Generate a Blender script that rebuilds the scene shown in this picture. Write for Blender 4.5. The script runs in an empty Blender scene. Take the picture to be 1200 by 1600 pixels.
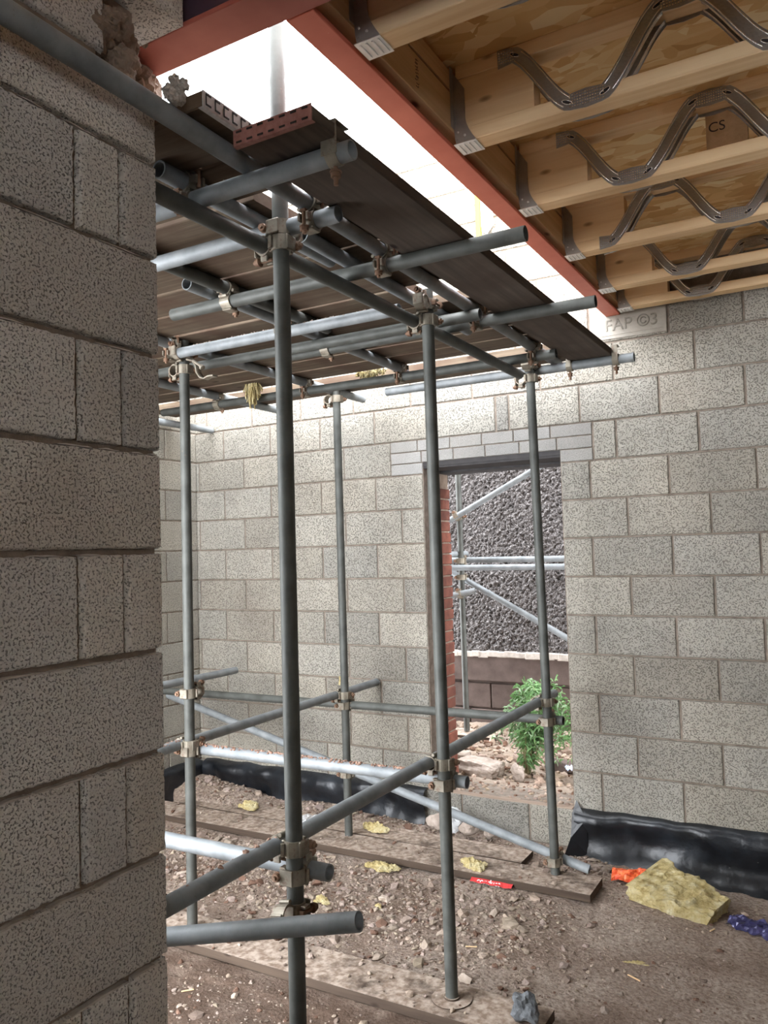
import bpy, math, random
from mathutils import Vector, Matrix, noise
random.seed(7)
PI = math.pi
S = bpy.context.scene
C = S.collection
H = 1.75                                   # eye height: every z below is measured from the camera's level

# ------------------------------------------------------------------ camera
cam = bpy.data.cameras.new('camera'); camo = bpy.data.objects.new('camera', cam); C.objects.link(camo)
cam.sensor_fit = 'AUTO'; cam.sensor_width = 36.0; cam.lens = 1255.0 * 36 / 1600; cam.clip_start = 0.02; cam.clip_end = 200
yw, pt, rl = math.radians(29.79), math.radians(2.80), math.radians(-1.634)
Fv = Vector((-math.sin(yw) * math.cos(pt), math.cos(yw) * math.cos(pt), math.sin(pt)))
Rt = Vector((math.cos(yw), math.sin(yw), 0)); Up = Rt.cross(Fv)
Rv = math.cos(rl) * Rt + math.sin(rl) * Up; Uv = -math.sin(rl) * Rt + math.cos(rl) * Up
M = Matrix.Identity(4)
for i in range(3):
    M[i][0], M[i][1], M[i][2] = Rv[i], Uv[i], -Fv[i]
M[2][3] = H
camo.matrix_world = M
S.camera = camo

# ------------------------------------------------------------------ sky, exposure
SKY = 18.0
w = bpy.data.worlds.new('overcast_sky'); S.world = w; w.use_nodes = True
nt = w.node_tree; nt.nodes.clear()
wo = nt.nodes.new('ShaderNodeOutputWorld'); wb = nt.nodes.new('ShaderNodeBackground')
wg = nt.nodes.new('ShaderNodeTexCoord'); wn = nt.nodes.new('ShaderNodeTexNoise'); wr = nt.nodes.new('ShaderNodeValToRGB')
wn.inputs['Scale'].default_value = 1.6
nt.links.new(wg.outputs['Generated'], wn.inputs['Vector']); nt.links.new(wn.outputs['Fac'], wr.inputs['Fac'])
wr.color_ramp.elements[0].color = (0.84, 0.90, 1.0, 1); wr.color_ramp.elements[1].color = (1.0, 1.0, 0.99, 1)
nt.links.new(wr.outputs['Color'], wb.inputs['Color']); wb.inputs['Strength'].default_value = SKY
nt.links.new(wb.outputs['Background'], wo.inputs['Surface'])
S.view_settings.view_transform = 'Standard'; S.view_settings.look = 'None'
S.view_settings.gamma = 1.0; S.view_settings.use_curve_mapping = False
S.view_settings.exposure = 0.0
try:
    S.cycles.max_bounces = 10; S.cycles.diffuse_bounces = 6; S.cycles.use_denoising = True
except Exception: pass

# ------------------------------------------------------------------ node material helpers
class NT:
    def __init__(s, name, rough=0.8, metal=0.0, spec=0.4):
        s.m = bpy.data.materials.new(name); s.m.use_nodes = True
        s.t = s.m.node_tree; s.b = s.t.nodes['Principled BSDF']
        s.b.inputs['Roughness'].default_value = rough; s.b.inputs['Metallic'].default_value = metal
        try: s.b.inputs['Specular IOR Level'].default_value = spec
        except Exception: pass
        s.tc = s.t.nodes.new('ShaderNodeTexCoord')
        s.bump_h = []
    def n(s, typ, **kw):
        nd = s.t.nodes.new('ShaderNode' + typ)
        for k, v in kw.items():
            if k in nd.inputs: nd.inputs[k].default_value = v
            else: setattr(nd, k, v)
        return nd
    def l(s, a, b): s.t.links.new(a, b)
    def coord(s, scale=(1, 1, 1), rot=(0, 0, 0), src='Object'):
        mp = s.n('Mapping'); mp.inputs['Scale'].default_value = scale; mp.inputs['Rotation'].default_value = rot
        s.l(s.tc.outputs[src], mp.inputs['Vector']); return mp.outputs['Vector']
    def noise(s, sc, det=4, rough=0.55, vec=None, dist=0.0):
        nd = s.n('TexNoise', Scale=sc, Detail=det, Roughness=rough, Distortion=dist)
        if vec is not None: s.l(vec, nd.inputs['Vector'])
        else: s.l(s.tc.outputs['Object'], nd.inputs['Vector'])
        return nd.outputs['Fac']
    def vor(s, sc, vec=None, feature='F1', out='Distance', rnd=1.0):
        nd = s.n('TexVoronoi', Scale=sc); nd.feature = feature
        if 'Randomness' in nd.inputs: nd.inputs['Randomness'].default_value = rnd
        s.l(vec if vec is not None else s.tc.outputs['Object'], nd.inputs['Vector'])
        return nd.outputs[out]
    def ramp(s, fac, stops):
        r = s.n('ValToRGB'); e = r.color_ramp.elements
        while len(e) < len(stops): e.new(0.5)
        for i, (p, c) in enumerate(stops):
            e[i].position = p; e[i].color = (c[0], c[1], c[2], 1) if not isinstance(c, (int, float)) else (c, c, c, 1)
        s.l(fac, r.inputs['Fac']); return r.outputs['Color']
    def mix(s, fac, a, b, mode='MIX'):
        m = s.n('Mix'); m.data_type = 'RGBA'; m.blend_type = mode
        def put(sock, v):
            if hasattr(v, 'is_linked'): s.l(v, sock)
            elif isinstance(v, (int, float)): sock.default_value = (v, v, v, 1) if sock.type == 'RGBA' else v
            else: sock.default_value = (*v, 1)
        put(m.inputs[0], fac); put(m.inputs[6], a); put(m.inputs[7], b)
        return m.outputs[2]
    def math(s, op, a, b=0.0):
        m = s.n('Math'); m.operation = op
        for i, v in enumerate((a, b)):
            if hasattr(v, 'is_linked'): s.l(v, m.inputs[i])
            else: m.inputs[i].default_value = v
        return m.outputs[0]
    def col(s, v):
        if hasattr(v, 'is_linked'): s.l(v, s.b.inputs['Base Color'])
        else: s.b.inputs['Base Color'].default_value = (*v, 1)
    def bump(s, h, strength=0.5, dist=0.01):
        b = s.n('Bump'); b.inputs['Strength'].default_value = strength; b.inputs['Distance'].default_value = dist
        s.l(h, b.inputs['Height'])
        if s.bump_h: s.l(s.bump_h[-1], b.inputs['Normal'])
        s.bump_h.append(b.outputs['Normal']); s.l(b.outputs['Normal'], s.b.inputs['Normal'])

def plain(name, c, rough=0.8, metal=0.0, c2=None, sc=20, bump=0.0):
    k = NT(name, rough, metal)
    if c2: k.col(k.ramp(k.noise(sc), [(0.3, c), (0.7, c2)]))
    else: k.col(c)
    if bump: k.bump(k.noise(sc * 2), bump, 0.01)
    return k.m

def block_mat(name, base, warm, pit_scale, pit_d, pit_str, dirt, dark=0.55):
    k = NT(name, 0.92)
    at = k.n('Attribute'); at.attribute_name = 'tone'
    big = k.noise(3.0, 5)
    c = k.ramp(big, [(0.3, base), (0.72, warm)])
    grain = k.noise(pit_scale, 2, 0.55)
    pits = k.ramp(grain, [(0.395, 0.0), (0.44, 1.0)])
    c = k.mix(pits, k.mix(1.0, c, dark, 'MULTIPLY'), c)  # pits: dark aggregate specks, plus the cavities' shade painted into the colour
    c = k.mix(k.ramp(k.noise(pit_scale * 0.6, 3, 0.6), [(0.56, 0.0), (0.70, 0.5)]), c, tuple(min(1, x * 1.22) for x in warm))
    c = k.mix(k.ramp(k.noise(1.7, 3), [(0.55, 0.0), (0.8, dirt)]), c, (0.16, 0.11, 0.075))
    c = k.mix(1.0, c, at.outputs['Color'], 'MULTIPLY')
    k.col(c)
    k.bump(pits, pit_str, pit_d)
    k.bump(k.noise(pit_scale * 0.5, 4, 0.7), pit_str * 0.7, pit_d)
    return k.m
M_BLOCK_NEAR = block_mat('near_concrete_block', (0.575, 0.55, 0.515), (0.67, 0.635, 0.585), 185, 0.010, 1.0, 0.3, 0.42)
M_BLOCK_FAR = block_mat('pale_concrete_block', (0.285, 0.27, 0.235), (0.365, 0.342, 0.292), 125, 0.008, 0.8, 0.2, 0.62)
def mortar_mat(name, a, b):
    k = NT(name, 0.95); k.col(k.ramp(k.noise(25, 5), [(0.3, a), (0.7, b)])); k.bump(k.noise(120, 4), 0.6, 0.004); return k.m
M_MORTAR = mortar_mat('brown_mortar', (0.15, 0.11, 0.082), (0.25, 0.19, 0.145))
M_MORTAR_FAR = mortar_mat('grey_mortar', (0.15, 0.12, 0.095), (0.26, 0.215, 0.175))
M_COURSING = block_mat('concrete_coursing', (0.25, 0.245, 0.235), (0.33, 0.32, 0.30), 220, 0.002, 0.4, 0.1)

def steel(name, a, b, rough=0.42, metal=0.75, rust=0.0):
    k = NT(name, rough, metal)
    v = k.coord((14, 14, 14))
    c = k.ramp(k.noise(1.0, 6, 0.6, v), [(0.32, a), (0.68, b)])
    sp = k.ramp(k.noise(5.0, 3, 0.7, v), [(0.66, 0.0), (0.74, 1.0)])
    c = k.mix(k.math('MULTIPLY', sp, 0.5), c, (0.16, 0.12, 0.09))
    if rust:
        f = k.ramp(k.noise(2.5, 5, 0.7, v), [(0.62 - rust * 0.2, 0.0), (0.72, 1.0)])
        c = k.mix(f, c, (0.13, 0.055, 0.03))
        inv = k.math('SUBTRACT', metal, k.math('MULTIPLY', f, metal))
        k.l(inv, k.b.inputs['Metallic'])
    k.col(c)
    k.l(k.ramp(k.noise(2.0, 4, 0.6, v), [(0.3, rough - 0.1), (0.7, rough + 0.15)]), k.b.inputs['Roughness'])
    k.bump(k.noise(9.0, 3, 0.6, v), 0.12, 0.002)
    return k.m
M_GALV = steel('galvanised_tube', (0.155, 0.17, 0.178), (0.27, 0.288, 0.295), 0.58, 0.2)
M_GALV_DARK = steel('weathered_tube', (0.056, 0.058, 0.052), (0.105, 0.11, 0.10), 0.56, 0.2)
M_COUPLER = steel('coupler_steel', (0.15, 0.13, 0.10), (0.32, 0.29, 0.23), 0.5, 0.45, 0.5)
M_RUST = steel('rusty_bolt', (0.14, 0.07, 0.04), (0.28, 0.18, 0.12), 0.7, 0.3, 0.5)
M_HANGER = steel('shaded_zinc_strap', (0.33, 0.31, 0.29), (0.50, 0.48, 0.45), 0.42, 0.7)  # hanger zinc darkened in colour for the unlit strap sides
M_HANGERB = steel('bright_zinc_seat', (0.68, 0.68, 0.66), (0.85, 0.85, 0.83), 0.4, 0.3)
k = NT('pressed_zinc_web', 0.42, 0.7); k.col((0.36, 0.345, 0.32))
k.bump(k.vor(95, k.coord((1, 1, 1))), 0.5, 0.002); M_WEB = k.m
M_WEBF = plain('zinc_web_flange', (0.74, 0.73, 0.71), 0.25, 0.8)

def wood(name, a, b, axis, rough=0.75, knots=True, grain=1.0, dirt=None):
    k = NT(name, rough, 0, 0.25)
    sc = [34, 34, 34]; sc[axis] = 1.6
    g = k.noise(1.0, 5, 0.55, k.coord(tuple(x * grain for x in sc)), 0.6)
    c = k.ramp(g, [(0.28, a), (0.72, b)])
    if knots:
        s2 = [9, 9, 9]; s2[axis] = 4
        v = k.vor(1.0, k.coord(tuple(s2)))
        c = k.mix(k.ramp(v, [(0.06, 1.0), (0.13, 0.0)]), c, (a[0] * 0.3, a[1] * 0.22, a[2] * 0.2))
    if dirt:
        c = k.mix(k.ramp(k.noise(4, 5), [(0.4, 0.0), (0.68, 0.85)]), c, dirt)
    k.col(c); k.bump(g, 0.25, 0.002); return k.m
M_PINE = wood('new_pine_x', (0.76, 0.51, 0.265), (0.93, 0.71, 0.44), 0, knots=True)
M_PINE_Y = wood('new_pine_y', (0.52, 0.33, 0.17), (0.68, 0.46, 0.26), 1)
M_BOARD_X = wood('scaffold_board_x', (0.075, 0.054, 0.037), (0.18, 0.138, 0.095), 0, 0.85, True, 1.0, (0.08, 0.046, 0.031))
M_BOARD_Y = wood('scaffold_board_y', (0.055, 0.042, 0.034), (0.11, 0.088, 0.068), 1, 0.85, True, 1.0, (0.06, 0.04, 0.03))
M_SOLE = wood('sole_board', (0.04, 0.027, 0.02), (0.09, 0.064, 0.046), 0, 0.9, True, 1.0)
def settle_dirt(m, c0, c1, lo=0.30, hi=0.52):
    """dirt lying on the upward faces"""
    t = m.node_tree; b = t.nodes['Principled BSDF']; old = b.inputs['Base Color'].links[0].from_socket
    g = t.nodes.new('ShaderNodeNewGeometry'); sp = t.nodes.new('ShaderNodeSeparateXYZ'); t.links.new(g.outputs['Normal'], sp.inputs[0])
    st = t.nodes.new('ShaderNodeMath'); st.operation = 'GREATER_THAN'; st.inputs[1].default_value = 0.6; t.links.new(sp.outputs[2], st.inputs[0])
    tc = t.nodes.new('ShaderNodeTexCoord'); n = t.nodes.new('ShaderNodeTexNoise'); n.inputs['Scale'].default_value = 7; n.inputs['Detail'].default_value = 7; n.inputs['Roughness'].default_value = 0.7
    t.links.new(tc.outputs['Object'], n.inputs['Vector'])
    r = t.nodes.new('ShaderNodeMapRange'); r.inputs[1].default_value = lo; r.inputs[2].default_value = hi; t.links.new(n.outputs['Fac'], r.inputs[0])
    mu = t.nodes.new('ShaderNodeMath'); mu.operation = 'MULTIPLY'; t.links.new(st.outputs[0], mu.inputs[0]); t.links.new(r.outputs[0], mu.inputs[1])
    n2 = t.nodes.new('ShaderNodeTexNoise'); n2.inputs['Scale'].default_value = 40; t.links.new(tc.outputs['Object'], n2.inputs['Vector'])
    cr = t.nodes.new('ShaderNodeValToRGB'); cr.color_ramp.elements[0].color = (*c0, 1); cr.color_ramp.elements[1].color = (*c1, 1); cr.color_ramp.elements[0].position = .35; cr.color_ramp.elements[1].position = .65
    t.links.new(n2.outputs['Fac'], cr.inputs[0])
    mx = t.nodes.new('ShaderNodeMix'); mx.data_type = 'RGBA'; t.links.new(mu.outputs[0], mx.inputs[0]); t.links.new(old, mx.inputs[6]); t.links.new(cr.outputs[0], mx.inputs[7])
    t.links.new(mx.outputs[2], b.inputs['Base Color'])
settle_dirt(M_SOLE, (0.22, 0.16, 0.12), (0.44, 0.36, 0.295))
M_SOLE_EDGE = M_SOLE
M_PLY = wood('sill_board', (0.22, 0.16, 0.12), (0.36, 0.28, 0.22), 0, 0.9)

k = NT('osb_board', 0.7, 0, 0.3)                      # strand board: overlapping chips
def chips(sc, rot):
    v = k.coord((sc, sc * 2.6, 1), (0, 0, rot)); nd = k.n('TexVoronoi', Scale=1.0); k.l(v, nd.inputs['Vector']); return nd
c = None
for i, (sc, rot) in enumerate(((8, 0.3), (10, 1.9), (8.5, 2.7), (12, 1.1), (9, 0.8))):
    wv = k.n('TexNoise', Scale=5.0, Detail=2); k.l(k.tc.outputs['Object'], wv.inputs['Vector'])
    va = k.n('VectorMath'); va.operation = 'SCALE'; k.l(wv.outputs['Color'], va.inputs[0]); va.inputs['Scale'].default_value = 0.10
    vb = k.n('VectorMath'); vb.operation = 'ADD'; k.l(k.tc.outputs['Object'], vb.inputs[0]); k.l(va.outputs[0], vb.inputs[1])
    mp = k.n('Mapping'); mp.inputs['Scale'].default_value = (sc, sc * 2.2, 1); mp.inputs['Rotation'].default_value = (0, 0, rot); mp.inputs['Location'].default_value = (i * 3.3, i * 7.1, i * 0.37)
    k.l(vb.outputs[0], mp.inputs['Vector'])
    nd = k.n('TexVoronoi', Scale=1.0); k.l(mp.outputs[0], nd.inputs['Vector'])
    sep = k.n('SeparateColor'); k.l(nd.outputs['Color'], sep.inputs[0])
    cc = k.ramp(sep.outputs[0], [(0.0, (0.60, 0.34, 0.13)), (0.3, (0.76, 0.50, 0.22)), (0.65, (0.82, 0.59, 0.29)), (1.0, (0.92, 0.76, 0.47))])
    c = cc if c is None else k.mix(k.math('GREATER_THAN', sep.outputs[1], 0.55), c, cc)
k.col(c); k.bump(k.noise(60, 4), 0.3, 0.002); M_OSB = k.m

k = NT('red_oxide_paint', 0.55, 0.0, 0.4)
c = k.ramp(k.noise(6, 4), [(0.3, (0.56, 0.135, 0.085)), (0.7, (0.66, 0.19, 0.125))])
c = k.mix(k.ramp(k.noise(22, 4, 0.7), [(0.70, 0.0), (0.76, 1.0)]), c, (0.72, 0.42, 0.33))
k.col(c); k.bump(k.noise(50, 3), 0.1, 0.002); M_RED = k.m

k = NT('rubble_soil', 0.95, 0, 0.15)
c = k.ramp(k.noise(2.2, 6, 0.6), [(0.3, (0.21, 0.15, 0.112)), (0.48, (0.37, 0.29, 0.235)), (0.70, (0.54, 0.455, 0.385))])
c = k.mix(k.ramp(k.noise(60, 4, 0.7), [(0.35, 0.75), (0.6, 0.0)]), c, (0.15, 0.10, 0.075))
sx = k.n('SeparateXYZ'); k.l(k.tc.outputs['Object'], sx.inputs[0])          # damp dark soil dropped around the front sole board
def clampr(v, a, b):
    r = k.n('MapRange'); r.inputs[1].default_value = a; r.inputs[2].default_value = b; k.l(v, r.inputs[0]); return r.outputs[0]
wob = k.math('MULTIPLY', k.math('SUBTRACT', k.noise(3.0, 5, 0.65), 0.5), 1.3)
my = clampr(k.math('ADD', sx.outputs[1], wob), 3.05, 2.65); mx_ = clampr(k.math('ADD', sx.outputs[0], wob), -1.15, -1.6)
c = k.mix(k.math('MULTIPLY', k.math('MULTIPLY', my, mx_), 0.85), c, (0.105, 0.068, 0.048))
k.col(c); k.bump(k.noise(45, 6, 0.75), 0.9, 0.02); k.bump(k.vor(70), 0.5, 0.006); M_SOIL = k.m
k = NT('sandy_rubble', 0.95, 0, 0.15)
c = k.ramp(k.noise(5, 6, 0.65), [(0.3, (0.20, 0.145, 0.11)), (0.55, (0.32, 0.255, 0.20)), (0.75, (0.42, 0.36, 0.30))])
k.col(c); k.bump(k.noise(40, 6, 0.75), 0.9, 0.02); M_SAND = k.m
k = NT('broken_stone', 0.92, 0, 0.2)
at = k.n('Attribute'); at.attribute_name = 'tone'
c = k.ramp(k.noise(30, 4), [(0.3, (0.26, 0.21, 0.172)), (0.7, (0.42, 0.35, 0.30))])
k.col(k.mix(1.0, c, at.outputs['Color'], 'MULTIPLY')); k.bump(k.noise(160, 4), 0.5, 0.003); M_STONE = k.m
k = NT('dark_whinstone', 0.8, 0, 0.3)
k.col(k.ramp(k.noise(35, 5, 0.7), [(0.35, (0.055, 0.06, 0.065)), (0.62, (0.16, 0.17, 0.18)), (0.8, (0.34, 0.35, 0.36))])); k.bump(k.noise(70, 4), 0.6, 0.005); M_DARKSTONE = k.m
M_MORTLUMP = mortar_mat('squeezed_mortar', (0.34, 0.30, 0.26), (0.52, 0.47, 0.42))
k = NT('black_polythene', 0.36, 0, 0.5)
c = k.ramp(k.noise(5, 5, 0.6), [(0.45, (0.004, 0.005, 0.007)), (0.8, (0.022, 0.027, 0.034))])
c = k.mix(k.ramp(k.noise(30, 4, 0.7), [(0.70, 0.0), (0.78, 0.6)]), c, (0.26, 0.25, 0.23))
k.col(c); k.bump(k.noise(14, 4), 0.5, 0.01); M_DPM = k.m
k = NT('roughcast', 0.85, 0, 0.35)
v = k.coord((1, 1, 1))
hgt = k.vor(42, v); n2 = k.noise(55, 3)
k.col(k.ramp(k.noise(90, 3, 0.7), [(0.38, (0.035, 0.03, 0.028)), (0.52, (0.14, 0.125, 0.12)), (0.68, (0.34, 0.325, 0.315))]))
k.bump(hgt, 1.0, 0.03); k.bump(n2, 0.9, 0.02); M_ROUGH = k.m
k = NT('render_plinth', 0.9); k.col(k.ramp(k.noise(7, 5), [(0.3, (0.06, 0.04, 0.033)), (0.7, (0.12, 0.088, 0.075))])); k.bump(k.noise(40, 4), 0.4, 0.006); M_PLINTH = k.m
k = NT('red_brick', 0.9)
at = k.n('Attribute'); at.attribute_name = 'tone'
c = k.ramp(k.noise(14, 5), [(0.3, (0.085, 0.026, 0.016)), (0.7, (0.155, 0.052, 0.033))])
k.col(k.mix(1.0, c, at.outputs['Color'], 'MULTIPLY')); k.bump(k.noise(60, 4), 0.5, 0.004); M_BRICK = k.m
k = NT('mineral_wool', 1.0, 0, 0.05)
c = k.ramp(k.noise(18, 5, 0.7), [(0.3, (0.36, 0.26, 0.10)), (0.48, (0.60, 0.49, 0.24)), (0.72, (0.74, 0.68, 0.46))])
k.col(c); k.bump(k.noise(90, 5, 0.8), 1.0, 0.012); M_WOOL = k.m
M_DARKSTEEL = plain('dark_lintel_steel', (0.02, 0.018, 0.018), 0.6, 0.2, (0.04, 0.035, 0.035))
M_GLOSSRED = plain('orange_wrapper_foil', (0.55, 0.035, 0.012), 0.35, 0.0, (0.85, 0.22, 0.07), 40)
M_WHITE = plain('white_print', (0.85, 0.85, 0.85), 0.5)
M_BLUEFOIL = plain('blue_wrapper_foil', (0.006, 0.007, 0.035), 0.3, 0.2, (0.06, 0.055, 0.15), 25)
M_REDTAPE = plain('red_printed_tape', (0.50, 0.03, 0.03), 0.5)
M_YELLOW = plain('yellow_tape', (0.85, 0.66, 0.02), 0.5)
M_LILAC = plain('lilac_membrane', (0.62, 0.60, 0.80), 0.6, 0, (0.72, 0.70, 0.85), 8)
M_INK = plain('black_ink_stamp', (0.05, 0.035, 0.03), 0.9)
k = NT('clear_film', 0.15, 0, 0.5); k.col((0.85, 0.87, 0.88)); k.b.inputs['Transmission Weight'].default_value = 0.55
k.b.inputs['IOR'].default_value = 1.1; k.bump(k.noise(25, 4), 0.8, 0.01); M_FILM = k.m
M_LEAF = plain('green_leaf', (0.07, 0.17, 0.05), 0.55, 0, (0.22, 0.38, 0.15), 30)
M_LEAFP = plain('pale_leaf', (0.20, 0.30, 0.17), 0.6, 0, (0.38, 0.50, 0.32), 30)
M_STEM = plain('plant_stem', (0.16, 0.11, 0.06), 0.8, 0, (0.24, 0.20, 0.10), 30)
M_RUSTCRUMB = plain('rust_brown_crumbs', (0.15, 0.07, 0.045), 0.95, 0, (0.42, 0.28, 0.21), 60)
M_TERRA = plain('orange_tile_shard', (0.62, 0.25, 0.10), 0.8, 0, (0.70, 0.34, 0.16), 40)

# ------------------------------------------------------------------ mesh helpers
class MB:
    def __init__(s): s.v = []; s.f = []; s.mi = []; s.tone = []; s.sm = []
    def add(s, vs, fs, mi=0, tone=1.0, smooth=False):
        o = len(s.v); s.v += [tuple(v) for v in vs]
        for f in fs: s.f.append(tuple(i + o for i in f)); s.mi.append(mi); s.sm.append(smooth)
        s.tone += [tone] * len(vs); return s
    def box(s, x0, x1, y0, y1, z0, z1, mi=0, tone=1.0, bev=0.0, M=None):
        if x0 > x1: x0, x1 = x1, x0
        if y0 > y1: y0, y1 = y1, y0
        if z0 > z1: z0, z1 = z1, z0
        if bev <= 0:
            vs = [(x, y, z) for x in (x0, x1) for y in (y0, y1) for z in (z0, z1)]
            fs = [(0, 1, 3, 2), (4, 6, 7, 5), (0, 4, 5, 1), (2, 3, 7, 6), (0, 2, 6, 4), (1, 5, 7, 3)]
        else:
            b = bev; c = ((x0 + x1) / 2, (y0 + y1) / 2, (z0 + z1) / 2); h = ((x1 - x0) / 2, (y1 - y0) / 2, (z1 - z0) / 2)
            vs = []; idx = {}
            for sx in (-1, 1):
                for sy in (-1, 1):
                    for sz in (-1, 1):
                        for a in range(3):
                            d = [h[0] - b, h[1] - b, h[2] - b]; d[a] = h[a]
                            idx[(sx, sy, sz, a)] = len(vs); vs.append((c[0] + sx * d[0], c[1] + sy * d[1], c[2] + sz * d[2]))
            fs = []
            I = idx
            for sg in (-1, 1):
                for a in range(3):
                    o = [(p, q) for p, q in ((-1, -1), (1, -1), (1, 1), (-1, 1))]
                    q = []
                    for p1, p2 in o:
                        s3 = [0, 0, 0]; s3[a] = sg; s3[(a + 1) % 3] = p1; s3[(a + 2) % 3] = p2
                        q.append(I[(*s3, a)])
                    fs.append(tuple(q if sg > 0 else q[::-1]))
            for a in range(3):
                b1, b2 = (a + 1) % 3, (a + 2) % 3
                for p1 in (-1, 1):
                    for p2 in (-1, 1):
                        def k3(sa): 
                            s3 = [0, 0, 0]; s3[a] = sa; s3[b1] = p1; s3[b2] = p2; return s3
                        q = (I[(*k3(-1), b1)], I[(*k3(1), b1)], I[(*k3(1), b2)], I[(*k3(-1), b2)])
                        fs.append(q if p1 * p2 > 0 else q[::-1])
            for sx in (-1, 1):
                for sy in (-1, 1):
                    for sz in (-1, 1):
                        q = tuple(I[(sx, sy, sz, a)] for a in range(3)); fs.append(q if sx * sy * sz > 0 else q[::-1])
        if M is not None: vs = [tuple(M @ Vector(v)) for v in vs]
        return s.add(vs, fs, mi, tone)
    def tube(s, p0, p1, r, r2=None, seg=20, caps=True, mi=0, tone=1.0, inner=None):
        p0 = Vector(p0); p1 = Vector(p1); d = (p1 - p0).normalized()
        a = d.cross(Vector((0, 0, 1)));
        if a.length < 1e-3: a = d.cross(Vector((1, 0, 0)))
        a.normalize(); b = d.cross(a); r2 = r if r2 is None else r2
        def ring(p, rr): return [p + (a * math.cos(2 * PI * i / seg) + b * math.sin(2 * PI * i / seg)) * rr for i in range(seg)]
        q = lambda o1, o2, rev=False: [((o1 + i, o1 + (i + 1) % seg, o2 + (i + 1) % seg, o2 + i) if not rev else (o1 + i, o2 + i, o2 + (i + 1) % seg, o1 + (i + 1) % seg)) for i in range(seg)]
        s.add(ring(p0, r) + ring(p1, r2), q(0, seg), mi, tone, True)
        if inner:
            s.add(ring(p0, inner) + ring(p1, inner), q(0, seg, True), mi, tone, True)
            s.add(ring(p0, inner) + ring(p0, r), q(0, seg), mi, tone); s.add(ring(p1, inner) + ring(p1, r2), q(0, seg, True), mi, tone)
        elif caps:
            s.add(ring(p0, r), [tuple(range(seg))[::-1]], mi, tone); s.add(ring(p1, r2), [tuple(range(seg))], mi, tone)
        return s
    def build(s, name, mats, parent=None, origin=(0, 0, 0), local=False):
        """vertices are in camera-level coordinates unless local; the object's origin goes to `origin`."""
        me = bpy.data.meshes.new(name)
        ox, oy, oz = origin
        vs = s.v if local else [(x - ox, y - oy, z - oz) for x, y, z in s.v]
        me.from_pydata(vs, [], s.f)
        for m in (mats if isinstance(mats, (list, tuple)) else [mats]): me.materials.append(m)
        me.polygons.foreach_set('material_index', s.mi); me.polygons.foreach_set('use_smooth', s.sm)
        ca = me.color_attributes.new('tone', 'FLOAT_COLOR', 'POINT')
        buf = []
        for t in s.tone: buf += [t, t, t, 1.0] if isinstance(t, (int, float)) else [*t, 1.0]
        ca.data.foreach_set('color', buf)
        me.update()
        o = bpy.data.objects.new(name, me); C.objects.link(o)
        if parent is not None: o.parent = parent
        elif not local: o.location = (ox, oy, oz + H)
        return o

def tag(o, label=None, cat=None, group=None, kind=None):
    if label: o['label'] = label
    if cat: o['category'] = cat
    if group: o['group'] = group
    if kind: o['kind'] = kind
    return o
def thing(name, label, cat, loc, group=None):
    o = bpy.data.objects.new(name, None); C.objects.link(o); o.empty_display_size = 0.05
    o.location = (loc[0], loc[1], loc[2] + H); return tag(o, label, cat, group)
def struct(o): o['kind'] = 'structure'; return o
def nz(x, y, z=0.0): return noise.noise(Vector((x, y, z)))

# ------------------------------------------------------------------ block walls
def course_z(k): return -1.53 + 0.225 * k
def block_face(mb, fmap, u0, u1, v0, v1, cell, rough, tone, mi=0, rad=0.005, recess=0.012):
    """one block: a finely gridded front face with worn edges and sides that run back to the mortar."""
    nu = max(3, int((u1 - u0) / cell) + 1); nv = max(3, int((v1 - v0) / cell) + 1)
    us = [u0, u0 + rad * 0.35, u0 + rad] + [u0 + rad + (u1 - u0 - 2 * rad) * i / nu for i in range(1, nu)] + [u1 - rad, u1 - rad * 0.35, u1]
    vs_ = [v0, v0 + rad * 0.35, v0 + rad] + [v0 + rad + (v1 - v0 - 2 * rad) * i / nv for i in range(1, nv)] + [v1 - rad, v1 - rad * 0.35, v1]
    V = []
    for j, v in enumerate(vs_):
        for i, u in enumerate(us):
            eu = min(i, len(us) - 1 - i); ev = min(j, len(vs_) - 1 - j); e = min(eu, ev)
            d = rough * (nz(u * 70, v * 70, 3) * 0.6 + nz(u * 160, v * 160, 9) * 0.6)
            if e == 0: d += recess
            elif e == 1: d += rad * 0.35 + rough * (0.8 + nz(u * 50, v * 50, 1)) * 0.8
            uu, vv = u, v
            if eu <= 1: uu += rough * 1.4 * nz(v * 60, u * 9, 5)
            if ev <= 1: vv += rough * 1.4 * nz(u * 60, v * 9, 7)
            V.append(fmap(uu, vv, d))
    n = len(us); F = []
    for j in range(len(vs_) - 1):
        for i in range(n - 1):
            F.append((j * n + i, j * n + i + 1, (j + 1) * n + i + 1, (j + 1) * n + i))
    mb.add(V, F, mi, tone, False)
def rnd_tone(lo=0.86, hi=1.08, warm=0.02):
    t = random.uniform(lo, hi); q = random.uniform(-warm * .2, warm); return (t * (1 + q), t, t * (1 - q * 1.3))

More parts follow.
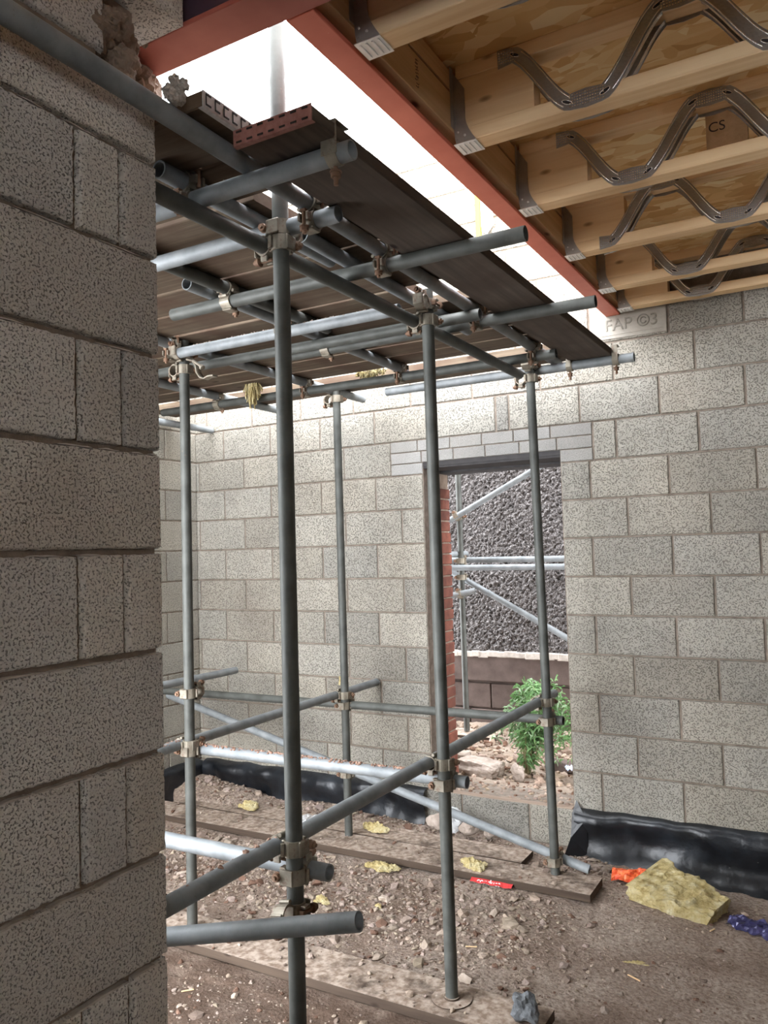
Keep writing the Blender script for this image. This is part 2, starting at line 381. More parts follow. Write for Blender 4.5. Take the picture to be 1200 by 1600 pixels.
# near wall: faces +x at x=-1.357, its free end at y=1.345
XN = -1.357
def near_map(u, v, d): return (XN - d, u, v)
mb = MB()
tops = 0.917
for c in range(-2, 12):
    z1 = tops - 0.2255 * c; z0 = z1 - 0.2255
    if c == -2: continue
    a, b = z0 + 0.006, z1 - 0.006
    yend = 1.345 if c >= 0 else (1.345 if c == -1 else 1.2)
    cuts = [yend] + ([1.238, 1.118] if c % 2 == 0 else [0.905])
    y = cuts[-1] - 0.45
    while y > -2.6: cuts.append(y); y -= 0.45
    cuts.append(-2.8)
    cuts = cuts[::-1]
    for i in range(len(cuts) - 1):
        y0, y1 = cuts[i] + 0.006, cuts[i + 1] - (0.006 if i < len(cuts) - 2 else 0)
        if y1 - y0 < 0.03: continue
        fine = y1 > 0.5
        block_face(mb, near_map, y0, y1, a, min(b, 1.09) if c == -1 else b, 0.0065 if fine else 0.06, 0.0022, rnd_tone(0.82, 1.08, 0.035), 0, 0.006, 0.019)
block_face(mb, near_map, 0.5, 1.196, 1.112, 1.30, 0.008, 0.0018, rnd_tone(0.8, 0.9), 0, 0.008, 0.014)
block_face(mb, near_map, -2.8, 0.49, 1.112, 1.30, 0.06, 0.0018, rnd_tone(0.8, 0.9), 0, 0.008, 0.014)
mb.box(XN - 0.10, XN - 0.0175, -2.8, 1.337, -1.85, 1.085, 1)
mb.box(XN - 0.10, XN - 0.0125, -2.8, 1.18, 1.08, 1.31, 1)
mb.box(XN - 0.60, XN - 0.06, 1.246, 1.3455, -1.85, 1.085, 0, 0.95)       # the return at the wall's end
for c in range(0, 12):
    z0 = tops - 0.2255 * (c + 1) + 0.006
    mb.box(XN - 0.10, XN - 0.012, 1.30, 1.3452, z0, z0 + 0.2135, 0, 0.95)
for c in range(0, 9):
    zj = tops - 0.2255 * c
    y = 0.72
    while y < 1.33:
        L_ = random.uniform(0.03, 0.16); e = min(1.335, y + L_)
        if random.random() < 0.75:
            nseg = 8; V = []
            for q in range(nseg + 1):
                yy = y + (e - y) * q / nseg; tk = (0.0035 + 0.002 * nz(yy * 60, c)) * math.sin(PI * min(0.97, max(0.03, q / nseg))) ** 0.4
                zb = zj - 0.0068 + 0.0012 * nz(yy * 40, c, 3)
                V += [(XN - 0.001 + 0.002 * nz(yy * 50, c, 8), yy, zb), (XN - 0.003, yy, zb + tk), (XN - 0.018, yy, zb + tk), (XN - 0.018, yy, zb)]
            F = []
            for q in range(nseg):
                for r_ in range(4): F.append((4 * q + r_, 4 * q + 4 + r_, 4 * q + 4 + (r_ + 1) % 4, 4 * q + (r_ + 1) % 4))
            mb.add(V, F, 2)
        y = e + random.uniform(0.0, 0.05)
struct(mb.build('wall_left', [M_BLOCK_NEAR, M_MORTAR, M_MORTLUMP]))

# far wall: faces -y at y=4.65, doorway from x=-2.37 to -1.445
YF = 4.65
def far_map(u, v, d): return (u, YF + d, v)
mb = MB()
DX0, DX1, DZ1 = -2.363, -1.447, 0.572
odd_r = [-1.065 + 0.443 * i for i in range(0, 12)]; even_r = [-1.272 + 0.443 * i for i in range(0, 12)]
odd_l = [-2.527 - 0.4425 * i for i in range(0, 5)]; even_l = [-2.722 - 0.4415 * i for i in range(0, 4)]
for kk in range(-1, 19):
    z0, z1 = course_z(kk) + 0.0045, course_z(kk) + 0.2205
    if kk in range(-1, 9):
        L = sorted((odd_l if kk % 2 else even_l) + [-4.36, DX0]); Rr = sorted([DX1] + (odd_r if kk % 2 else even_r))
        spans = [(L[i], L[i + 1]) for i in range(len(L) - 1)] + [(Rr[i], Rr[i + 1]) for i in range(len(Rr) - 1)]
        if kk == -1: spans = [(-4.36 + 0.44 * i, -3.92 + 0.44 * i) for i in range(19)]
    elif kk == 9:
        L = sorted(odd_l[1:] + [-4.36, -2.600]); Rr = [-1.247, -1.112] + [-0.665 + 0.443 * i for i in range(10)]
        spans = [(L[i], L[i + 1]) for i in range(len(L) - 1)] + [(Rr[i], Rr[i + 1]) for i in range(len(Rr) - 1)]
    elif kk == 10:
        X = sorted(even_l + [-4.36, -2.28, -1.846, -1.758, -1.318] + [-0.865 + 0.443 * i for i in range(10)])
        spans = [(X[i], X[i + 1]) for i in range(len(X) - 1)]
    else:
        if kk == 12: X = [-4.36, -4.02, -3.58, -3.13, -2.68, -2.22, -1.70, -1.247] + [-0.797 + 0.385 * 1.0 * i if i < 2 else -0.412 + 0.443 * (i - 1) for i in range(11)]
        else:
            s = -1.111 if kk % 2 else -1.30
            X = sorted([-4.36] + [s - 0.443 * i for i in range(0, 8) if s - 0.443 * i > -4.33] + [s + 0.443 * i for i in range(1, 11)])
        X = [x for x in X if kk < 13 or x < -0.9] if kk >= 13 else X
        spans = [(X[i], X[i + 1]) for i in range(len(X) - 1)]
    for a, b in spans:
        if kk >= 13 and b > -0.6: continue
        t = rnd_tone(0.84, 1.06, 0.03)
        if kk == 10 and abs(a + 1.846) < .01: t = (0.72, 0.73, 0.75)
        if kk <= 5 and random.random() < 0.35: t = tuple(x * 0.86 for x in t)
        g = random.uniform(0.003, 0.0065)
        block_face(mb, far_map, a + g, b - g, z0, z1, 0.03, 0.0012, t, 0, 0.005, 0.009)
# concrete coursing bricks over the doorway
for r_, (za, x0, x1, sp) in enumerate(((0.6455, -2.600, -1.250, 0.225), (0.5705, -2.600, -1.250, 0.245))):
    x = x0
    while x < x1 - 0.02:
        nx = min(x1, x + sp * random.uniform(0.85, 1.08));
        if x1 - nx < 0.09: nx = x1
        block_face(mb, far_map, x + 0.003, nx - 0.003, za + 0.003, za + 0.072, 0.02, 0.001, rnd_tone(0.85, 1.0), 2, 0.003, 0.006); x = nx
for a, b in ((-2.600, DX0), (DX1, -1.250)):
    block_face(mb, far_map, a + 0.003, b - 0.002, 0.4985, 0.568, 0.02, 0.001, rnd_tone(0.85, 1.0), 2, 0.003, 0.006)
# mortar bed and the body of the wall
mb.box(-4.36, DX0 - 0.0, YF + 0.0075, YF + 0.10, -1.95, 0.5715, 1); mb.box(DX1, 3.3, YF + 0.0075, YF + 0.10, -1.95, 0.5715, 1)
mb.box(-4.36, 3.3, YF + 0.0075, YF + 0.10, 0.5725, 1.62, 1); mb.box(-4.36, -0.9, YF + 0.0075, YF + 0.10, 1.62, 2.75, 1)
mb.box(DX0, DX1, YF + 0.0075, YF + 0.30, -1.95, -1.535, 1)
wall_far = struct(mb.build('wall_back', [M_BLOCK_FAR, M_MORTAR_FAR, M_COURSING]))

# cast lettering on the block under the beam
def text_obj(body, size, mat, name, parent, loc, rot, depth=0.001, scale=(1, 1, 1)):
    cu = bpy.data.curves.new(name, 'FONT'); cu.body = body; cu.size = size; cu.extrude = depth; cu.align_x = 'CENTER'; cu.align_y = 'CENTER'
    tmp = bpy.data.objects.new('tmp_text', cu); C.objects.link(tmp)
    dg = bpy.context.evaluated_depsgraph_get(); me = bpy.data.meshes.new_from_object(tmp.evaluated_get(dg))
    bpy.data.objects.remove(tmp)
    me.materials.clear(); me.materials.append(mat)
    o = bpy.data.objects.new(name, me); C.objects.link(o); o.parent = parent
    o.location = loc; o.rotation_euler = rot; o.scale = scale; return o
M_CAST = plain('cast_concrete', (0.19, 0.175, 0.15), 0.92, 0, (0.26, 0.24, 0.205), 60, 0.3)
M_FACE = plain('smooth_cast_face', (0.30, 0.275, 0.235), 0.9, 0, (0.37, 0.34, 0.295), 14, 0.3)
mb = MB(); mb.box(-1.236, -0.806, YF - 0.0045, YF + 0.003, 1.186, 1.382, 0, 1, 0.0025); mb.build('smooth_face', [M_FACE], wall_far, (0, 0, 0))
for a_, b_, c_, d_ in ((-1.216, -0.826, 1.206, 1.209), (-1.216, -0.826, 1.359, 1.362)): 
    mb = MB(); mb.box(a_, b_, YF - 0.0065, YF - 0.004, c_, d_, 0, 1, 0.001); mb.build('cast_rib', [M_FACE], wall_far, (0, 0, 0))
t = text_obj('FAP \u00a93', 0.095, M_CAST, 'cast_lettering', wall_far, (-1.00, YF - 0.004, 1.262), (PI / 2, 0, 0), 0.004, (1.0, 1.0, 1))
t['label'] = 'raised cast letters FAP C3 on the block face'

# left room wall: faces +x at x=-4.32
mb = MB()
def left_map(u, v, d): return (-4.32 - d, u, v)
for kk in range(-1, 19):
    z0, z1 = course_z(kk) + 0.0045, course_z(kk) + 0.2205
    y = YF if kk % 2 else YF - 0.22
    ys = [YF]
    y = YF - (0.1 if kk % 2 else 0.33)
    while y > 0.9: ys.append(y); y -= 0.443
    ys.append(0.9); ys = ys[::-1]
    for i in range(len(ys) - 1):
        block_face(mb, left_map, ys[i] + 0.004, ys[i + 1] - 0.004, z0, z1, 0.06, 0.0012, rnd_tone(0.86, 1.05, 0.03), 0, 0.005, 0.009)
mb.box(-4.42, -4.3275, 0.9, YF + 0.1, -1.95, 2.5, 1)
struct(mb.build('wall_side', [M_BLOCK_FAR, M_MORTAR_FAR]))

# rest of the room, behind and right of the viewpoint: block walls; unseen unglazed opening behind, added and sized for fill light
mb = MB(); mb.box(3.2, 3.3, -3.0, YF, -1.85, 1.6, 0); struct(mb.build('wall_right', [M_BLOCK_FAR]))
mb = MB()
mb.box(-1.45, 1.3, -2.9, -2.8, -1.85, 1.6); mb.box(2.7, 3.3, -2.9, -2.8, -1.85, 1.6); mb.box(1.3, 2.7, -2.9, -2.8, -1.85, 0.1); mb.box(1.3, 2.7, -2.9, -2.8, 1.15, 1.6)
struct(mb.build('wall_front', [M_BLOCK_FAR]))

# ------------------------------------------------------------------ doorway: steel lintel, brick outer leaf
mb = MB(); mb.box(DX0 - 0.12, DX1 + 0.12, YF + 0.012, YF + 0.24, 0.530, 0.5715); mb.box(DX0 - 0.1, DX1 + 0.1, YF + 0.24, YF + 0.42, 0.515, 0.56)
mb.box(DX0, DX1, YF + 0.006, YF + 0.03, 0.545, 0.572)
struct(mb.build('trim_1', [M_DARKSTEEL]))
mb = MB()
for side in (0, 1):
    for i in range(-1, 29):
        z0 = -1.60 + 0.075 * i
        if z0 > 0.5: break
        hd = i % 2; t = rnd_tone(0.75, 1.15, 0.05)
        if side == 0:
            x1 = -2.368 + random.uniform(-0.004, 0.004)
            if i < 27: mb.box(x1 - (0.10 if hd else 0.215), x1, 4.845 + random.uniform(-.004, .004), 5.06, z0, z0 + 0.065, 0, t, 0.004)
        else: mb.box(-1.40, -1.19, 4.845, 5.06, z0, z0 + 0.065, 0, t, 0.004)
mb.box(-4.6, -2.377, 4.85, 5.052, -1.95, 2.5, 1); mb.box(-1.395, 3.2, 4.85, 5.052, -1.95, 2.5, 1); mb.box(-2.378, -1.394, 4.85, 5.052, 0.56, 2.5, 1)
mb.box(-2.47, DX0 + 0.0, YF + 0.10, 4.85, -1.9, 0.53, 1)
struct(mb.build('wall_outer', [M_BRICK, M_MORTAR]))

# ------------------------------------------------------------------ outside: roughcast wall with plinth
YO = 6.60
mb = MB()
nx, nzv = 150, 190
V = []; 
for j in range(nzv + 1):
    z = -0.905 + 3.3 * j / nzv
    for i in range(nx + 1):
        x = -3.6 + 2.6 * i / nx
        d = 0.022 * noise.noise(Vector((x * 38, z * 38, 0))) + 0.014 * noise.noise(Vector((x * 80, z * 80, 4)))
        V.append((x, YO - d, z))
mb.add(V, [(j * (nx + 1) + i, j * (nx + 1) + i + 1, (j + 1) * (nx + 1) + i + 1, (j + 1) * (nx + 1) + i) for j in range(nzv) for i in range(nx)], 0, 1.0, False)
mb.box(-7, 2.5, YO + 0.03, YO + 0.3, -1.9, 3.2, 1)
mb.box(-7, 2.5, YO - 0.015, YO + 0.04, -1.16, -0.925, 1, 1, 0.006); 
for i in range(14): mb.box(-6.9 + 0.45 * i + (0.1), -6.9 + 0.45 * i + 0.54, YO + 0.005, YO + 0.04, -1.395, -1.185, 1, 0.9, 0.006); mb.box(-6.9 + 0.45 * i - 0.1, -6.9 + 0.45 * i + 0.34, YO + 0.0, YO + 0.04, -1.62, -1.41, 1, 1, 0.006)
x = -3.6
while x < -0.9:                                    # pale splash of render along the ledge
    l = random.uniform(0.03, 0.12); mb.box(x, x + l + 0.02, YO - 0.028 - random.uniform(0, 0.012), YO + 0.02, -0.945 - random.uniform(0, 0.012), -0.905 + random.uniform(0, 0.012), 2, 1, 0.006); x += l
struct(mb.build('wall_outside', [M_ROUGH, M_PLINTH, M_MORTLUMP]))

# ------------------------------------------------------------------ ground
def gh(x, y):
    z = -1.757
    if x > -1.4: z -= 0.045 * min(x + 1.4, 1.6)
    m = max(0.0, min(1.0, (y - 4.12) / 0.4)) * max(0.0, min(1.0, (-x - 1.75) / 0.5))
    z += m * (0.035 + 0.03 * nz(x * 2.5, y * 2.5, 5)); 
    if x < -3.6: z += 0.09 * min(1, (-3.6 - x) / 0.5) * max(0, min(1, (y - 3.9) / 0.5))
    a = 0.6 if x > -1.1 else 1.0
    z += a * (0.010 * nz(x * 3, y * 3) + 0.007 * nz(x * 11, y * 11, 2) + 0.006 * nz(x * 30, y * 30, 4))
    if 2.5 < y < 3.05 and x < -0.9: z = min(z, -1.748)
    if 3.9 < y < 4.3 and x < -1.1: z = min(z, -1.75)
    if y < 2.6 and x < -1.2: z -= 0.01
    return z
def height_grid(mb, x0, x1, y0, y1, st, f, mi=0):
    nx = int((x1 - x0) / st); ny = int((y1 - y0) / st)
    V = [(x0 + (x1 - x0) * i / nx, y0 + (y1 - y0) * j / ny, 0) for j in range(ny + 1) for i in range(nx + 1)]
    V = [(x, y, f(x, y)) for x, y, _ in V]
    mb.add(V, [(j * (nx + 1) + i, j * (nx + 1) + i + 1, (j + 1) * (nx + 1) + i + 1, (j + 1) * (nx + 1) + i) for j in range(ny) for i in range(nx)], mi, 1.0, True)
mb = MB(); height_grid(mb, -4.45, 0.6, 1.3, 4.70, 0.021, gh); height_grid(mb, 0.6, 3.3, 1.3, 4.70, 0.09, gh); height_grid(mb, -4.45, 3.3, -3.0, 1.3, 0.09, gh)
struct(mb.build('floor', [M_SOIL]))
def go(x, y): return -1.565 + 0.02 * nz(x * 2, y * 2) + 0.016 * nz(x * 9, y * 9, 3) + 0.008 * nz(x * 26, y * 26, 5) + 0.03 * max(0, (y - 5.6))
mb = MB(); height_grid(mb, -4.2, -0.4, 4.695, 6.66, 0.022, lambda x, y: go(x, y) if y > 5.06 or x < DX0 or x > DX1 else max(go(x, y), -1.538 + 0.010 * nz(x * 16, y * 16) + 0.006 * nz(x * 45, y * 45)))
mb.box(-20, 20, 6.9, 30, -2.0, -1.9, 0)
struct(mb.build('ground', [M_SAND]))

ico_v = []; ph = (1 + 5 ** 0.5) / 2
for a in (-1, 1):
    for b in (-ph, ph): ico_v += [(0, a, b), (a, b, 0), (b, 0, a)]
ico_v = [Vector(v).normalized() for v in ico_v]
ico_f = []
for i in range(12):
    for j in range(i + 1, 12):
        for q in range(j + 1, 12):
            if (ico_v[i] - ico_v[j]).length < 1.1 and (ico_v[j] - ico_v[q]).length < 1.1 and (ico_v[i] - ico_v[q]).length < 1.1:
                n = (ico_v[j] - ico_v[i]).cross(ico_v[q] - ico_v[i])
                ico_f.append((i, j, q) if n.dot(ico_v[i]) > 0 else (i, q, j))
def stone(mb, p, s, flat=0.5, tone=1.0, mi=0, jag=0.35):
    R = Matrix.Rotation(random.uniform(0, 6.28), 3, 'Z') @ Matrix.Rotation(random.uniform(-.5, .5), 3, 'X')
    k1, k2 = random.uniform(0.55, 1.0), random.uniform(0.6, 1.0)
    vs = []
    for v in ico_v:
        q = Vector((v.x * k1, v.y * k2, v.z * flat)) * (1 + random.uniform(-jag, jag)) * s
        vs.append(tuple(R @ q + Vector(p)))
    mb.add(vs, ico_f, mi, tone, False)
def stone_tone():
    r = random.random()
    if r < 0.12: t = (0.42, 0.30, 0.25)
    elif r < 0.25: t = (0.55, 0.50, 0.48)
    elif r < 0.28: t = (1.25, 1.25, 1.22)
    else: g = random.uniform(0.65, 1.05); t = (g, g * random.uniform(.93, 1), g * random.uniform(.86, .98))
    return t
on_sole = lambda x, y: (2.66 < y < 2.98 and x < -0.95) or (3.94 < y < 4.27 and x < -1.14)
mb = MB()
n = 0
while n < 15000:
    x = random.uniform(-4.24, 0.5); y = random.uniform(1.5, 4.60)
    dens = 0.16
    if x < -1.0: dens = 0.42
    if y > 3.2 and x < -1.3: dens = 0.95
    if y > 4.25 and x < -1.2: dens = 1.0
    if random.random() > dens or on_sole(x, y): continue
    big = 1.0 if not (y > 3.0 and x < -1.2) else 1.45
    s = min(0.030, 0.0036 * math.exp(abs(random.gauss(0, 0.7)))) * big
    stone(mb, (x, y, gh(x, y) + s * 0.12), s, random.uniform(0.25, 0.6), stone_tone(), 0, 0.42); n += 1
tag(mb.build('stone_rubble', [M_STONE]), 'loose broken stone and mortar crumbs strewn over the dirt floor', 'rubble', kind='stuff')
mb = MB()
for n in range(2100):
    x = random.uniform(-3.1, -1.0); y = random.uniform(5.0, 6.5)
    if y < 5.12: x = random.uniform(-2.30, -1.46); y = random.uniform(4.72, 5.12)
    s = min(0.06, 0.008 * math.exp(abs(random.gauss(0, 0.8))))
    if y < 5.12: s = min(s, 0.02)
    t = stone_tone(); t = (t[0] * 1.0, t[1] * 0.94, t[2] * 0.89)
    stone(mb, (x, y, max(go(x, y), -1.538 if y < 5.06 else -9) + s * 0.2), s, random.uniform(0.35, 0.8), t)
tag(mb.build('yard_rubble', [M_STONE]), 'sandy broken rubble covering the ground outside the doorway', 'rubble', kind='stuff')
mb = MB()
for n in range(260):
    x = random.uniform(-4.1, -1.3); 
    y = random.choice((random.uniform(2.72, 2.93), random.uniform(3.99, 4.19)))
    s = min(0.02, 0.004 * math.exp(abs(random.gauss(0, 0.7)))); stone(mb, (x, y, -1.710 + s * 0.25), s, 0.6, stone_tone())
tag(mb.build('board_crumbs', [M_STONE]), 'small crumbs of stone lying on the ground level sole boards', 'rubble', kind='stuff')

def rock(name, label, cat, p, size, mat, seed, sub=3, jag=0.22, group=None, rotz=0.0, boxy=0.0):
    import bmesh
    bm = bmesh.new(); bmesh.ops.create_icosphere(bm, subdivisions=sub, radius=1.0)
    for v in bm.verts:
        c = v.co.copy()
        if boxy: m = max(abs(c.x), abs(c.y), abs(c.z)); c = c.lerp(c / m, boxy)
        q = 1 + jag * noise.noise(c * 1.3 + Vector((seed, 0, 0))) * 1.6 + jag * 0.5 * noise.noise(c * 4 + Vector((0, seed, 0)))
        v.co = Vector((c.x * size[0], c.y * size[1], c.z * size[2])) * q
    mn = min(v.co.z for v in bm.verts)
    for v in bm.verts: v.co.z -= mn
    me = bpy.data.meshes.new(name); bm.to_mesh(me); bm.free(); me.materials.append(mat)
    ca = me.color_attributes.new('tone', 'FLOAT_COLOR', 'POINT'); ca.data.foreach_set('color', [1.0] * 4 * len(me.vertices))
    o = bpy.data.objects.new(name, me); C.objects.link(o); o.location = (p[0], p[1], p[2] + H); o.rotation_euler = (0, 0, rotz)
    return tag(o, label, cat, group)
rock('stone', 'dark grey angular stone resting on end of front sole board', 'stone', (-1.085, 2.82, -1.713), (0.052, 0.045, 0.048), M_DARKSTONE, 3, 3, 0.3)
rock('stone', 'pale rounded stone lying against the doorway sill', 'stone', (-2.05, 4.50, -1.72), (0.055, 0.045, 0.042), M_STONE, 5)
rock('stone', 'small pale stone right of the larger one at the sill', 'stone', (-1.93, 4.53, -1.73), (0.035, 0.03, 0.03), M_STONE, 8)
rock('stone', 'brown lump of stone left of the clear bag by the sill', 'stone', (-2.26, 4.52, -1.73), (0.075, 0.045, 0.05), M_STONE, 11)
rock('stone_slab', 'large sandy stone slab lying on rubble outside the doorway', 'stone', (-2.27, 5.22, -1.575), (0.17, 0.09, 0.055), M_STONE, 14, 4, 0.12, None, -0.25, 0.65)
rock('stone', 'broken stone touching the left of the large sandy slab', 'stone', (-2.50, 5.42, -1.57), (0.07, 0.06, 0.05), M_STONE, 17, 3, 0.25, None, 0.4, 0.4)
rock('stone', 'pointed white stone at the foot of the green plant', 'stone', (-1.98, 5.16, -1.57), (0.045, 0.035, 0.05), M_STONE, 21, 3, 0.35, None, 0, 0.3)
rock('brick', 'half buried brown brick behind the foot of the plant', 'brick', (-1.80, 5.55, -1.57), (0.11, 0.05, 0.035), M_PLINTH, 24, 3, 0.06, None, -0.15, 0.9)

# ------------------------------------------------------------------ black damp proof membrane round the wall foot
def membrane(path, inward, label_seed, ztop=-1.515):
    """path: list of (x,y) along the wall foot; inward: unit vector into the room"""
    mb = MB(); prof = [(0.004, ztop), (0.020, ztop - 0.004), (0.050, ztop - 0.016), (0.068, ztop - 0.040), (0.062, ztop - 0.080), (0.045, ztop - 0.13), (0.042, ztop - 0.18), (0.060, ztop - 0.235), (0.12, ztop - 0.275), (0.19, ztop - 0.30)]
    V = []
    for i, (x, y) in enumerate(path):
        for j, (d, z) in enumerate(prof):
            s = x * 1.0 + y
            w_ = 0.040 * nz(s * 4, j * 0.35, label_seed) * (j > 1) + 0.016 * nz(s * 13, j * 0.8, label_seed)* (j > 1)
            zz = z + (0.012 * nz(s * 7, 3, label_seed) if j < 7 else 0)
            V.append((x + inward[0] * (d + max(-0.02, w_)), y + inward[1] * (d + max(-0.02, w_)), zz))
    m = len(prof)
    flip = inward[0] > 0
    mb.add(V, [(i * m + j, i * m + j + 1, (i + 1) * m + j + 1, (i + 1) * m + j) for i in range(len(path) - 1) for j in range(m - 1)], 0, 1.0, True)
    return mb
def lin(a, b, n): return [(a[0] + (b[0] - a[0]) * i / n, a[1] + (b[1] - a[1]) * i / n) for i in range(n + 1)]
o = membrane(lin((-1.43, YF), (2.6, YF), 140), (0, -1), 3).build('damp_membrane', [M_DPM])
tag(o, 'black plastic membrane along wall foot right of doorway', 'membrane')
mb = MB(); mb.add([(-1.425, YF - 0.01, -1.47), (-1.36, YF - 0.06, -1.56), (-1.35, YF - 0.06, -1.76), (-1.47, YF - 0.15, -1.76), (-1.44, YF - 0.10, -1.66), (-1.445, YF - 0.04, -1.54)],
                   [(0, 1, 5), (1, 4, 5), (1, 2, 4), (2, 3, 4)], 0, 1, False)
f = mb.build('folded_corner', [M_DPM]); f.parent = o; f.location = (0, 0, 0)
mbl = membrane(lin((-4.26, YF), (-2.40, YF), 90), (0, -1), 8)
m2 = membrane(lin((-4.32, 2.6), (-4.32, YF - 0.05), 70), (1, 0), 12); mbl.add(m2.v, m2.f, 0, 1.0, True)
tag(mbl.build('damp_membrane', [M_DPM]), 'black plastic membrane in far corner left of doorway', 'membrane')

# ------------------------------------------------------------------ roof structure: beams, ceiling, joists
ZB = 1.320
def ibeam_section(ax, a0, a1, c, z0, wdt, hgt, tf=0.014, tw=0.009):
    mb = MB()
    def bx(c0, c1, za, zb):
        if ax == 'y': mb.box(c0, c1, a0, a1, za, zb, 0, 1, 0.002)
        else: mb.box(a0, a1, c0, c1, za, zb, 0, 1, 0.002)
    bx(c - wdt / 2, c + wdt / 2, z0, z0 + tf); bx(c - wdt / 2, c + wdt / 2, z0 + hgt - tf, z0 + hgt); bx(c - tw / 2, c + tw / 2, z0 + tf, z0 + hgt - tf)
    return mb
tag(ibeam_section('y', 1.573, YF, -1.1, ZB, 0.082, 0.26).build('steel_beam', [M_RED]), 'red oxide painted steel beam carrying the timber joist hangers', 'steel beam')
M_RED_SHADE = plain('deep_shade_red_oxide', (0.055, 0.035, 0.055), 0.6, 0.0, (0.085, 0.05, 0.07), 8)  # beam's red paint taken to dark purple: shade painted into web and top flange
M_RED2 = plain('shaded_red_oxide', (0.33, 0.085, 0.065), 0.6, 0.0, (0.42, 0.13, 0.10), 7)  # darker copy of the red oxide, shade put into the colour
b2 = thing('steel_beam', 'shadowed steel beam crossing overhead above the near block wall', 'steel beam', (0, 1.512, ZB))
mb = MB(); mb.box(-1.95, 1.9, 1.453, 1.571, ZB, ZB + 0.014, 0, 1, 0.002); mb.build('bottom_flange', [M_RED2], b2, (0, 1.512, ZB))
mb = MB(); mb.box(-1.95, 1.9, 1.507, 1.517, ZB + 0.014, ZB + 0.286); mb.build('web', [M_RED_SHADE], b2, (0, 1.512, ZB))
mb = MB(); mb.box(-1.95, 1.9, 1.453, 1.571, ZB + 0.286, ZB + 0.30, 0, 1, 0.002); mb.build('top_flange', [M_RED_SHADE], b2, (0, 1.512, ZB))
# squeezed mortar where the beam beds on the wall head
import bmesh
def lump_mesh(name, items, mat, sub=3, jag=0.3):
    bm = bmesh.new()
    for q, (p, r) in enumerate(items):
        g = bmesh.ops.create_icosphere(bm, subdivisions=sub, radius=1.0)
        for v in g['verts']:
            c = v.co.copy(); m = 1 + jag * noise.noise(c * 1.5 + Vector((q * 2.7, 0, 0))) + jag * 0.7 * noise.noise(c * 4 + Vector((0, q * 1.9, 0))) + jag * 0.35 * noise.noise(c * 9)
            v.co = Vector(p) + Vector((c.x * r[0], c.y * r[1], c.z * r[2])) * m
    me = bpy.data.meshes.new(name); bm.to_mesh(me); bm.free(); me.materials.append(mat)
    o = bpy.data.objects.new(name, me); C.objects.link(o); o.location = (0, 0, H); return o
it = []
for i in range(26):
    u = random.random(); y = 1.185 + 0.22 * u; x = -1.385 - 0.12 * u + random.uniform(-0.03, 0.03)
    it.append(((x, y, 1.23 - 0.10 * u + random.uniform(-0.07, 0.09)), [random.uniform(0.022, 0.045)] * 3))
for i in range(18): it.append(((-1.60 + 0.22 * random.random(), 1.450, ZB + 0.012 + random.uniform(0, .02)), [random.uniform(0.008, 0.018)] * 3))
it.append(((-1.60, 1.50, 1.27), (0.06, 0.07, 0.055)))
struct(lump_mesh('slab_bedding', it, M_MORTAR, 4, 0.32))
mb = MB(); mb.box(-1.95, -1.58, 1.36, 1.60, 1.09, 1.318, 0, 1, 0.01); mb.box(-1.60, XN - 0.06, 1.17, 1.34, 1.09, 1.31, 0, 1, 0.01)
struct(mb.build('padstone_slab', [M_MORTAR]))
# upper part of near wall above the beam
mb = MB(); mb.box(-1.95, -1.357, -2.8, 1.44, 1.31, 1.70); struct(mb.build('wall_upper', [M_BLOCK_NEAR]))
mb = MB(); mb.box(-1.135, 3.3, -3.0, YF + 0.005, 1.5805, 1.600); mb.box(-1.95, -1.05, -3.0, 1.50, 1.632, 1.652)
struct(mb.build('ceiling', [M_OSB]))
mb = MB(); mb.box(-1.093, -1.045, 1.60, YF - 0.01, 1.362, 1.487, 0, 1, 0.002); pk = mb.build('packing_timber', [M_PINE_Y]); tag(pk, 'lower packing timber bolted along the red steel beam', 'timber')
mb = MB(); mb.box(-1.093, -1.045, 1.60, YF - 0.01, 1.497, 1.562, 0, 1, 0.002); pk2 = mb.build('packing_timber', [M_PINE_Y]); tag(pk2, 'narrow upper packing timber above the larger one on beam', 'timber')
mb = MB(); rs = random.Random(5)
for i in range(9):
    z = 1.385 + 0.010 * i; yy = 2.10 + rs.uniform(-0.004, 0.004)
    mb.box(-1.0452, -1.0446, yy - 0.010, yy - 0.010 + rs.uniform(0.006, 0.018), z, z + 0.0022)
    mb.box(-1.0452, -1.0446, yy + rs.uniform(-.008, .006), yy + 0.009, z + 0.004, z + 0.006)
mb.build('ink_stamp', [M_INK], pk, (0, 0, 0))

JY = [1.777, 2.393, 2.991, 3.585, 4.158, 4.560]
JX0, JX1 = -1.035, 3.19
def strip_path(mb, pts, wdt, y, th=0.0016, mi=0):
    """flat pressed strip following (x,z) points in the plane y"""
    P = [Vector((p[0], p[1])) for p in pts]; L = []
    for i, p in enumerate(P):
        d = (P[min(i + 1, len(P) - 1)] - P[max(i - 1, 0)]).normalized(); nrm = Vector((-d.y, d.x)); ww = wdt[i] / 2 if isinstance(wdt, list) else wdt / 2
        L.append((p + nrm * ww, p - nrm * ww))
    V = []
    for a, b in L: V += [(a.x, y, a.y), (b.x, y, b.y), (b.x, y + th, b.y), (a.x, y + th, a.y)]
    F = []
    for i in range(len(L) - 1):
        o = 4 * i
        for q in range(4): F.append((o + q, o + 4 + q, o + 4 + (q + 1) % 4, o + (q + 1) % 4))
    F += [(0, 1, 2, 3), (4 * len(L) - 1, 4 * len(L) - 2, 4 * len(L) - 3, 4 * len(L) - 4)]
    mb.add(V, F, mi, 1, False)
